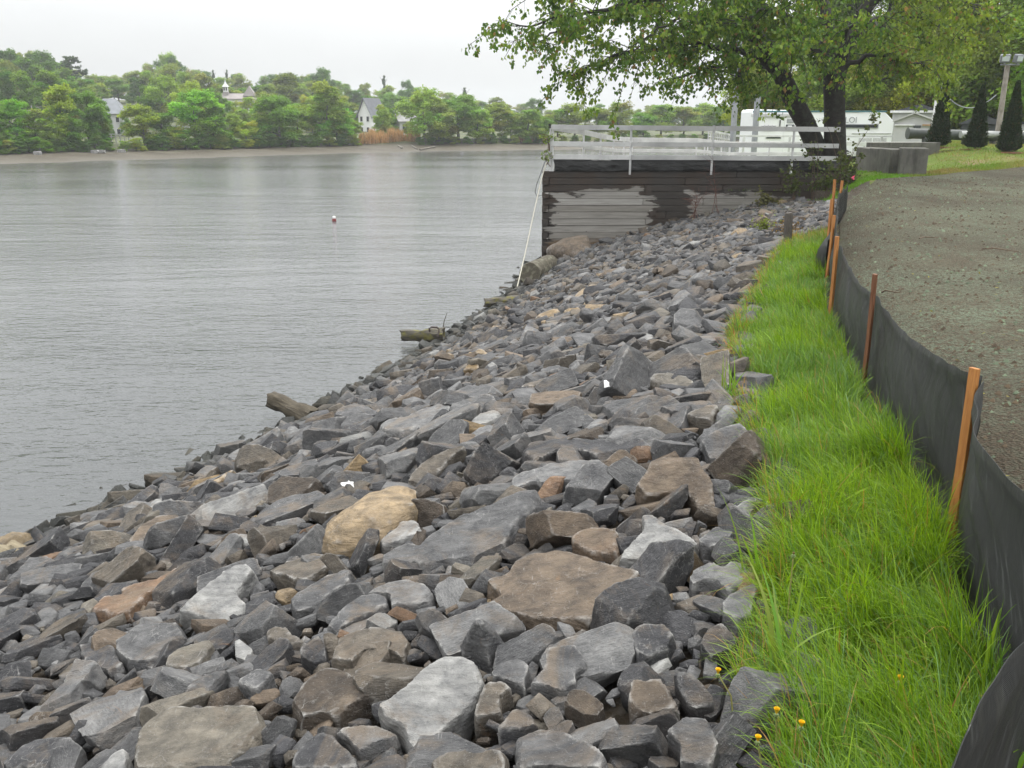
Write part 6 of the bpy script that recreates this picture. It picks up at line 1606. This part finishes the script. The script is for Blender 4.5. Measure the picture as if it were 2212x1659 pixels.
def build_trailer():
    P = tree_limbs(); Y = 50.0
    wh = simple_mat('trailer_white', (.86, .87, .87), .35, .02, 1.2, .02); teal = simple_mat('teal_stripe', (.06, .16, .17), .4); gl = simple_mat('trailer_glass', (.03, .035, .04), .12, .1, 1, 0)
    gy = simple_mat('trailer_grey', (.32, .33, .34), .5); bk = simple_mat('trailer_black', (.02, .02, .02), .6); fr = simple_mat('trailer_trim', (.55, .55, .55), .4)
    def X(xv): return P(xv, 280, Y).x
    def Z(yv): return top_z(yv, Y)
    x0, x1 = X(1622), X(1930)
    t = thing('travel_trailer', ((x0+x1)/2, Y+1, -.4), 'long white travel trailer with a teal stripe under its roof, parked behind the wharf', 'trailer')
    zt, zb = Z(236), Z(338)
    # side outline with a raked front end
    prof = [(x0, zb), (x1-.5, zb), (x1, zb+.8), (x1, Z(262)), (x1-.5, Z(243)), (x0+.1, zt), (x0, zt-.12)]
    mb = MB(); n = len(prof)
    mb.add([(a, Y+.05, b) for a, b in prof]+[(a, Y+2.4, b) for a, b in prof], [tuple(range(n)), tuple(range(2*n-1, n-1, -1))]+[(i, n+i, n+(i+1) % n, (i+1) % n) for i in range(n)])
    mb.build('body', wh, t, bevel=.03)
    def panel(a, b, ya, yb, mat, nm, dy=.02, th=.05, par=t):
        xa, xb, za, zc = X(a), X(b), Z(yb), Z(ya)
        return MB().box(((xa+xb)/2, Y+.05-dy, (za+zc)/2), (xb-xa, th, zc-za)).build(nm, mat, par, .006)
    panel(1622, 1726, 252, 337, wh, 'slide_out', .28, .5)
    panel(1621, 1728, 246, 252, fr, 'slide_roof', .32, .62)
    panel(1624, 1912, 239, 242.5, teal, 'stripe', .02, .05)
    w = panel(1638, 1671, 271, 281, fr, 'window', .54, .05); panel(1640, 1669, 272.5, 280, gl, 'pane', .57, .03, w)
    for k in range(3):
        a = 1645+k*8
        MB().box((X(a), Y-.56, Z(276)), (.04, .02, .3)).build('mullion', fr, w)
    d = panel(1688, 1711, 255, 330, wh, 'door', .55, .05); q = panel(1691, 1708, 269, 282, gl, 'pane', .585, .03, d); panel(1692, 1707, 257, 266, gy, 'shade', .585, .03, d)
    panel(1694, 1704, 271, 280, wh, 'notice', .60, .02, d)
    panel(1677, 1679, 259, 273, bk, 'porch_lamp', .56, .06)
    w = panel(1650, 1683, 292, 299, gy, 'window', .54, .05); panel(1652, 1681, 293, 298, gl, 'pane', .57, .03, w)
    w = panel(1788, 1897, 268, 277, gy, 'window', .02, .06); panel(1790, 1895, 269.5, 275.5, gl, 'pane', .05, .03, w)
    panel(1797, 1803, 294, 296, bk, 'vent_slot', .02, .04)
    for (a, b) in ((1858, 1886), (1889, 1918)): panel(a, b, 298, 311, fr, 'storage_door', .015, .04)
    panel(1842, 1926, 287, 289, fr, 'belt_trim', .02, .04)
    # lettering near the roof
    cu = bpy.data.curves.new('lettering', 'FONT'); cu.body = 'LOI'; cu.size = .42; cu.extrude = .004; cu.align_x = 'LEFT'
    o = bpy.data.objects.new('lettering', cu); C.objects.link(o); o.parent = t
    o.location = Vector((X(1823), Y-.005, Z(265)))-Vector(t.location); o.rotation_euler = (math.pi/2, 0, 0); cu.materials.append(gy)
    me = bpy.data.meshes.new_from_object(o.evaluated_get(bpy.context.evaluated_depsgraph_get())); loc, rot = o.location.copy(), o.rotation_euler.copy(); bpy.data.objects.remove(o)
    o = link('lettering', me, gy, t, loc); o.rotation_euler = rot
    for xv in (1806, 1830): 
        xx = X(xv); MB().tube([(xx, Y-.02, zb+.02), (xx, Y+.22, zb+.02)], .34, 16).build('wheel', bk, t, smooth=True)
    panel(1622, 1900, 336, 342, bk, 'chassis', -.3, .5)
    panel(1745, 1925, 328, 333, fr, 'step_rail', .5, .06)
build_trailer()

def build_yard_things():
    P = tree_limbs(); R = random.Random(8)
    galv = simple_mat('galvanised', (.30, .31, .33), .5, .15, 4, .1)
    def pole(xv, yb, yt, Y, r, lab):
        a = P(xv, yb, Y); zt = top_z(yt, Y)
        tag(MB().tube([(a.x, Y, -.6), (a.x, Y, zt)], r, 10).build('steel_pole', galv, None, 0, True, (a.x, Y, -.6)), lab, 'pole', 'galvanised poles behind the wharf')
    pole(1581, 330, -40, 45, .14, 'tall grey steel pole rising into the maple leaves behind the railing')
    pole(1628, 330, 205, 47.5, .15, 'shorter grey steel pole at the left end of the white trailer')
    # sheds
    wall = simple_mat('shed_wall', (.46, .46, .455), .7, .1, 1.5, .1, dirt=(.40, .38, .34)); slate = simple_mat('dark_shingle', (.055, .058, .066), .8, .2, 3, .3); white = simple_mat('white_trim', (.72, .72, .72), .5); rust = simple_mat('rusty_edge', (.35, .22, .12), .7); dk = simple_mat('dark_opening', (.06, .065, .07), .6)
    Y = 44.0
    X = lambda xv: P(xv, 280, Y).x
    Z = lambda yv: top_z(yv, Y)
    shed_c = Vector((X(1975), Y, 0)); shed_a = -math.atan2(shed_c.x, Y)
    def turn(mb, c=shed_c, a=shed_a):
        Rm = Matrix.Rotation(a, 3, 'Z'); S_ = math.cos(a)
        mb.v = [tuple(Vector((c.x, c.y, 0))+Rm @ Vector(((v[0]-c.x)*S_, v[1]-c.y, v[2]))) for v in mb.v]
        return mb
    t = thing('storage_shed', (X(1972), Y+2, .1), 'pale gabled shed with a dark tapered vent in its front wall', 'shed')
    gab = [(X(1930), .0), (X(2020), .0), (X(2020), Z(262)), (X(1973), Z(246)), (X(1930), Z(262))]
    n = 5
    turn(MB().add([(a, Y, b) for a, b in gab]+[(a, Y+3, b) for a, b in gab], [tuple(range(n)), tuple(range(2*n-1, n-1, -1))]+[(i, n+i, n+(i+1) % n, (i+1) % n) for i in range(n)])).build('wall', wall, t)
    for s, e in ((1926, 1973), (2024, 1973)):
        a, b = Vector((X(s), Y-.15, Z(263.5))), Vector((X(e), Y-.15, Z(245.5))); d = Vector((0, 3.3, 0)); up = Vector((0, 0, .07))
        turn(MB().add([a, b, b+d, a+d, a+up, b+up, b+d+up, a+d+up], [(0, 1, 2, 3), (4, 5, 6, 7), (0, 1, 5, 4), (1, 2, 6, 5), (2, 3, 7, 6), (3, 0, 4, 7)])).build('roof', wall, t)
    turn(MB().box(((X(1931)+X(1975))/2, Y-.05, Z(270)), (X(1975)-X(1931), .1, .05))).build('ledge', white, t)
    turn(MB().box(((X(1991)+X(2018))/2, Y-.05, Z(270)), (X(2018)-X(1991), .1, .07))).build('ledge', rust, t)
    a = [(X(1972), Z(271)), (X(1989), Z(271)), (X(1986.5), Z(285)), (X(1974.5), Z(285))]
    turn(MB().add([(p, Y-.06, q) for p, q in a]+[(p, Y+.02, q) for p, q in a], [(0, 1, 2, 3), (7, 6, 5, 4), (0, 4, 5, 1), (1, 5, 6, 2), (2, 6, 7, 3), (3, 7, 4, 0)])).build('vent', dk, t)
    def darkroof(name, Y, xa, xb, ya, yp, xp, depth, lab, wallm, trim=None):
        X = lambda xv: P(xv, 280, Y).x; Z = lambda yv: top_z(yv, Y)
        t = thing(name, (X(xp), Y+2, .1), lab, 'shed')
        turn(MB().box(((X(xa)+X(xb))/2, Y+depth/2, (Z(ya)-.3)/2), (X(xb)-X(xa)-.3, depth-.2, Z(ya)+.3)), Vector((X(xp), Y, 0)), -math.atan2(X(xp), Y)).build('wall', wallm, t)
        v = [(X(xa), Y, Z(ya)), (X(xb), Y, Z(ya)), (X(xp), Y+.02, Z(yp)), (X(xa), Y+depth, Z(ya)), (X(xb), Y+depth, Z(ya)), (X(xp), Y+depth, Z(yp))]
        turn(MB().add(v, [(0, 1, 2), (3, 5, 4), (0, 2, 5, 3), (1, 4, 5, 2), (0, 3, 4, 1)]), Vector((X(xp), Y, 0)), -math.atan2(X(xp), Y)).build('roof', slate, t)
        if trim: turn(MB().box(((X(xa)+X(xb))/2, Y-.03, Z(ya)), (X(xb)-X(xa), .08, .12)), Vector((X(xp), Y, 0)), -math.atan2(X(xp), Y)).build('fascia', trim, t)
        return t, X, Z
    darkroof('boat_shed', 52, 1918, 2030, 241, 224, 1984, 6, 'dark roofed shed rising behind the pale gabled shed', wall, white)
    t, X2, Z2 = darkroof('workshop', 46, 2068, 2182, 268, 246, 2112, 5, 'dark workshop with a broad shingle roof between the cedars', simple_mat('dark_wall', (.05, .055, .06), .8))
    MB().add([(X2(2132), 45.9, Z2(281)), (X2(2150), 45.9, Z2(281)), (X2(2142), 45.9, Z2(271)), (X2(2133), 45.9, Z2(269))], [(0, 1, 2, 3)]).build('window', white, t)
    t, X3, Z3 = darkroof('workshop', 47, 2190, 2300, 268, 250, 2250, 5, 'second dark shed cut off by the right border', wall)
    # mast
    a = P(2013, 290, 40)
    m = thing('mast', (a.x, 40, .2), 'white mast with a thin whip aerial beside the first cedar', 'mast')
    MB().tube([(a.x, 40, .2), (a.x+.05, 40, top_z(216, 40))], .10, 10).build('pole', white, m, smooth=True)
    MB().tube([(a.x+.1, 40, top_z(217, 40)), (a.x+.2, 40, top_z(176, 40))], .016, 6).build('aerial', galv, m, smooth=True)
    # pipe on stands
    pm = simple_mat('pipe_grey', (.055, .062, .056), .45, .3, 3, .1)
    t = thing('steel_pipe', P(2100, 300, 37.5), 'long dark grey pipe lying on black stands behind the cedars', 'pipe')
    A, B = P(1962, 288, 38.5), P(2300, 299, 38.0)
    MB().tube([A, B], .21, 16).build('barrel', pm, t, smooth=True)
    MB().tube([A+Vector((-.03, 0, 0)), A+Vector((.12, 0, 0))], .235, 16).build('flange', pm, t, smooth=True)
    MB().tube([P(2075, 291, 38.0), P(2300, 290, 38.4)], .14, 12).build('barrel', simple_mat('pipe_pale', (.33, .34, .33), .5), t, smooth=True)
    for xv in (2004, 2090, 2150, 2220):
        p = P(xv, 300, 38.3); MB().beam((p.x, 38.3, .2), (p.x, 38.3, p.z+.05), .35, .3, (0, 1, 0)).build('stand', dk, t, .01)
    # floodlight pole
    a = P(2160, 255, 38.2); w = wood_mat('pole_wood', (.20, .175, .15), (.38, .34, .30), .8, (14, 14, 2))
    zt = top_z(141, 38.2)
    t = thing('floodlight_pole', (a.x, 38.2, .3), 'wooden pole carrying two grey floodlights on a short crossbar', 'light pole')
    MB().tube([(a.x, 38.2, .3), (a.x, 38.2, zt)], [.115, .095], 12).build('pole', w, t, smooth=True)
    MB().beam((a.x-.35, 38.05, zt+.02), (a.x+.38, 38.05, zt+.02), .08, .06).build('crossbar', galv, t, .005)
    mh = simple_mat('lamp_housing', (.16, .17, .18), .5)
    lens = simple_mat('lamp_glass', (.55, .60, .62), .15, .1, 5, 0)
    for dx, rz in ((-.25, -.2), (.27, .3)):
        Rm = Matrix.Rotation(rz, 3, 'Z') @ Matrix.Rotation(.25, 3, 'X')
        c = Vector((a.x+dx, 37.98, zt+.24))
        h = MB().box(c, (.37, .20, .32), m=Rm).build('floodlight', mh, t, .03)
        MB().box(c+Rm @ Vector((0, -.105, .01)), (.27, .02, .19), m=Rm).build('lens', lens, h, .004)
        MB().beam(c+Vector((0, 0, -.22)), c+Vector((0, 0, -.12)), .05, .05, (0, 1, 0)).build('bracket', galv, h)
    p0 = P(2152, 205, 38.1); p1 = P(2052, 214, 38.0); 
    tag(MB().tube([p0.lerp(p1, f)+Vector((0, 0, -.42*4*f*(1-f))) for f in [i/10 for i in range(11)]], .018, 6).build('cable', galv, None, 0, True, p0), 'slack grey cable sagging from the floodlight pole towards the first cedar', 'cable')
    # concrete blocks
    t = NT('old_concrete'); p = t.pos()
    c = t.mix(t.rng(t.noise(p, 2.2, 6, .6), .32, .68), (.09, .087, .078), (.175, .168, .148)); c = t.mix(t.rng(t.noise(t.mapping(p, (5, 5, .8)), 2, 5, .7), .55, .72, 0, .8), c, (.055, .053, .05)); c = t.mix(t.rng(t.noise(p, 6, 3), .68, .74, 0, .6), c, (.30, .24, .05))
    mc = t.done(t.bsdf(c, .85, t.bump(t.noise(p, 28, 6, .7), .5, .02), .25))
    def block(x, y, rz, w, d, h, lab, key=True, zoff=0.):
        z = .0
        o = MB()
        nsub = 5
        Rz = Matrix.Rotation(rz, 3, 'Z')
        # outline with a vertical key groove in one end
        out = [(-w/2, -d/2), (w/2, -d/2), (w/2, d/2), (-w/2, d/2), (-w/2, .09), (-w/2+.07, 0), (-w/2, -.09)]
        out = [(Rz @ Vector((a, b, 0)))+Vector((x, y, 0)) for a, b in out]
        o.prism([(p.x, p.y) for p in out], z-.15, z+h)
        ob = o.build('concrete_block', mc, None, .018, False, (x, y, z), 2)
        tag(ob, lab, 'concrete block', 'old concrete blocks at the lawn edge')
    s = lambda xv, y: P(xv, 340, y).x
    block(s(1984, 27.9), 28.3, 1.25, 1.15, .75, .79, 'front concrete block with two broad pale faces at the lawn corner')
    block(s(1946, 28.9), 29.3, 1.5, 1.15, .7, .73, 'mossy streaked concrete block second from the front of the row')
    block(s(1921, 30.3), 30.6, 1.6, 1.15, .65, .70, 'third concrete block of the row, cracked with a ragged top')
    block(s(1904, 31.6), 31.9, 1.65, 1.15, .6, .66, 'fourth concrete block of the row with crumbled gravel on top')
    block(s(1889, 32.9), 33.2, 1.68, 1.15, .6, .66, 'rearmost low concrete block near the trailer end')
    block(s(1955, 34.5), 34.8, .05, 2.6, .5, .80, 'long pale concrete wall piece lying behind the block row')
    # ribbon, seedling, twigs, fallen leaves
    pk = simple_mat('pink_ribbon', (.85, .06, .18), .5, .15, 40)
    b = P(1843, 384, 26.3)
    mb = MB()
    for k in range(6):
        a = k*1.05; q = b+Vector((R.gauss(0, .015), R.gauss(0, .015), R.gauss(0, .02)))
        d = Vector((math.cos(a)*.05, .02*math.sin(3*a), math.sin(a)*.08)); s2 = Vector((.02, .01, .015))
        mb.add([q, q+d*.5+s2, q+d, q+d*.5-s2], [(0, 1, 2, 3)])
    o = mb.build('flagging_ribbon', pk, None, 0, False, b); md = o.modifiers.new('t', 'SOLIDIFY'); md.thickness = .003
    tag(o, 'bright pink flagging ribbon tied to a stem at the far fence end', 'ribbon')
    bk = simple_mat('twig_brown', (.12, .085, .055), .8, .3, 30, .3)
    for i, (xa, ya, xb, yb, lab) in enumerate(((2125, 545, 2200, 552, 'long thin twig lying on the yard beside the right border'), (1985, 522, 2028, 521, 'short pale twig lying in the middle of the yard'), (1905, 620, 1945, 628, 'bent dark twig on the yard next to the weathered stake'), (2060, 400, 2110, 398, 'dark stick on the yard close to the lawn border'))):
        def on_yard(px, py):
            u = (px-1106)/FV; v = -(py-829.5)/FV; d = Vector((u, CP+v*SP, -SP+v*CP)); k = (.03-EYE)/d.z
            x, y = d.x*k, d.y*k; return Vector((x, y, float(land_z(x, y))+.075))
        A, B = on_yard(xa, ya), on_yard(xb, yb)
        tag(MB().tube([A, A.lerp(B, .35)+Vector((0, .05, .012)), A.lerp(B, .7)+Vector((0, -.03, .008)), B], [.009, .008, .006, .004], 6).build('twig', bk, None, 0, True, A), lab, 'twig', 'twigs on the seeded yard')
    g = np.random.default_rng(2); n = 260
    y = 3+g.random(n)**1.3*18; x = fence_x(y)+.2+g.random(n)**1.2*9
    z = np.array([float(land_z(a, b)) for a, b in zip(x, y)])+.062
    U = np.stack([g.normal(size=n), g.normal(size=n), g.normal(0, .25, n)], 1); N = np.stack([g.normal(0, .3, n), g.normal(0, .3, n), np.ones(n)], 1)
    L_ = g.uniform(.015, .045, n); tint = np.array([.30, .27, .06])*g.uniform(.5, 1.3, n)[:, None]
    v, F, c = leaf_quads(np.stack([x, y, z], 1), N, U, L_, L_*.6, tint)
    me = crown_mesh('fallen_leaves', [(v, F, c)]); o = link('fallen_leaves', me); o.color = (1, 1, 1, 1); tag(o, 'scattered yellow leaf scraps on the seeded yard', kind='stuff')
    # clods on the yard
    n = 26000
    y = 2.2+g.random(n)**1.5*24; x = fence_x(y)+.1+g.random(n)*np.minimum(14, 3+y*.55)
    ok = y < yard_far(x)-.1; x, y = x[ok], y[ok]; n = len(x)
    z = land_z(x, y)+.035+np.array([noise.noise(Vector((a*.45, b*.45, 0)))*.03+noise.noise(Vector((a*2.2, b*2.2, 3)))*.012 for a, b in zip(x, y)])
    r = (.005+.020*g.random(n)**4)*(1+y*.035)
    base = np.array([(1, 0, 0), (-.5, .87, 0), (-.5, -.87, 0), (0, 0, .9)])
    a = g.uniform(0, 6.28, n); ca, sa = np.cos(a), np.sin(a)
    V = np.stack([np.stack([x+r*(ca*b[0]-sa*b[1]), y+r*(sa*b[0]+ca*b[1]), z-.004+r*b[2]], 1) for b in base], 1).reshape(-1, 3)
    F = (np.arange(n)[:, None, None]*4+np.array([(0, 1, 3), (1, 2, 3), (2, 0, 3)])[None]).reshape(-1, 3)
    gr = (g.random(n) < .42)[:, None]
    col = np.where(gr, np.array([.10, .125, .080]), np.array([.062, .045, .028]))*g.uniform(.6, 1.3, n)[:, None]
    cc = np.ones((n, 4, 4)); cc[:, :, :3] = col[:, None, :]
    me = mesh_np('soil_clods', V, F); add_attr(me, 'tint', cc.reshape(-1, 4), 'FLOAT_COLOR')
    t = NT('clod'); mcl = t.done(t.bsdf(t.n('ShaderNodeAttribute', attribute_name='tint').outputs['Color'], .9, None, .2))
    tag(link('soil_clods', me, mcl), 'loose crumbs of soil and mulch on the seeded yard', kind='stuff')
build_yard_things()
# ---------------------------------------------------------------- the damp air
def build_haze():
    m = bpy.data.materials.new('haze'); m.use_nodes = True
    t = m.node_tree; t.nodes.clear()
    o = t.nodes.new('ShaderNodeOutputMaterial'); v = t.nodes.new('ShaderNodeVolumePrincipled')
    v.inputs['Color'].default_value = (.93, .96, .97, 1); v.inputs['Density'].default_value = .0006; v.inputs['Anisotropy'].default_value = .25
    t.links.new(v.outputs[0], o.inputs['Volume'])
    ob = MB().box((50, 470, 12.5), (2900, 1160, 37)).build('haze', m)
    tag(ob, 'thin grey damp air over the river', kind='stuff')
build_haze()
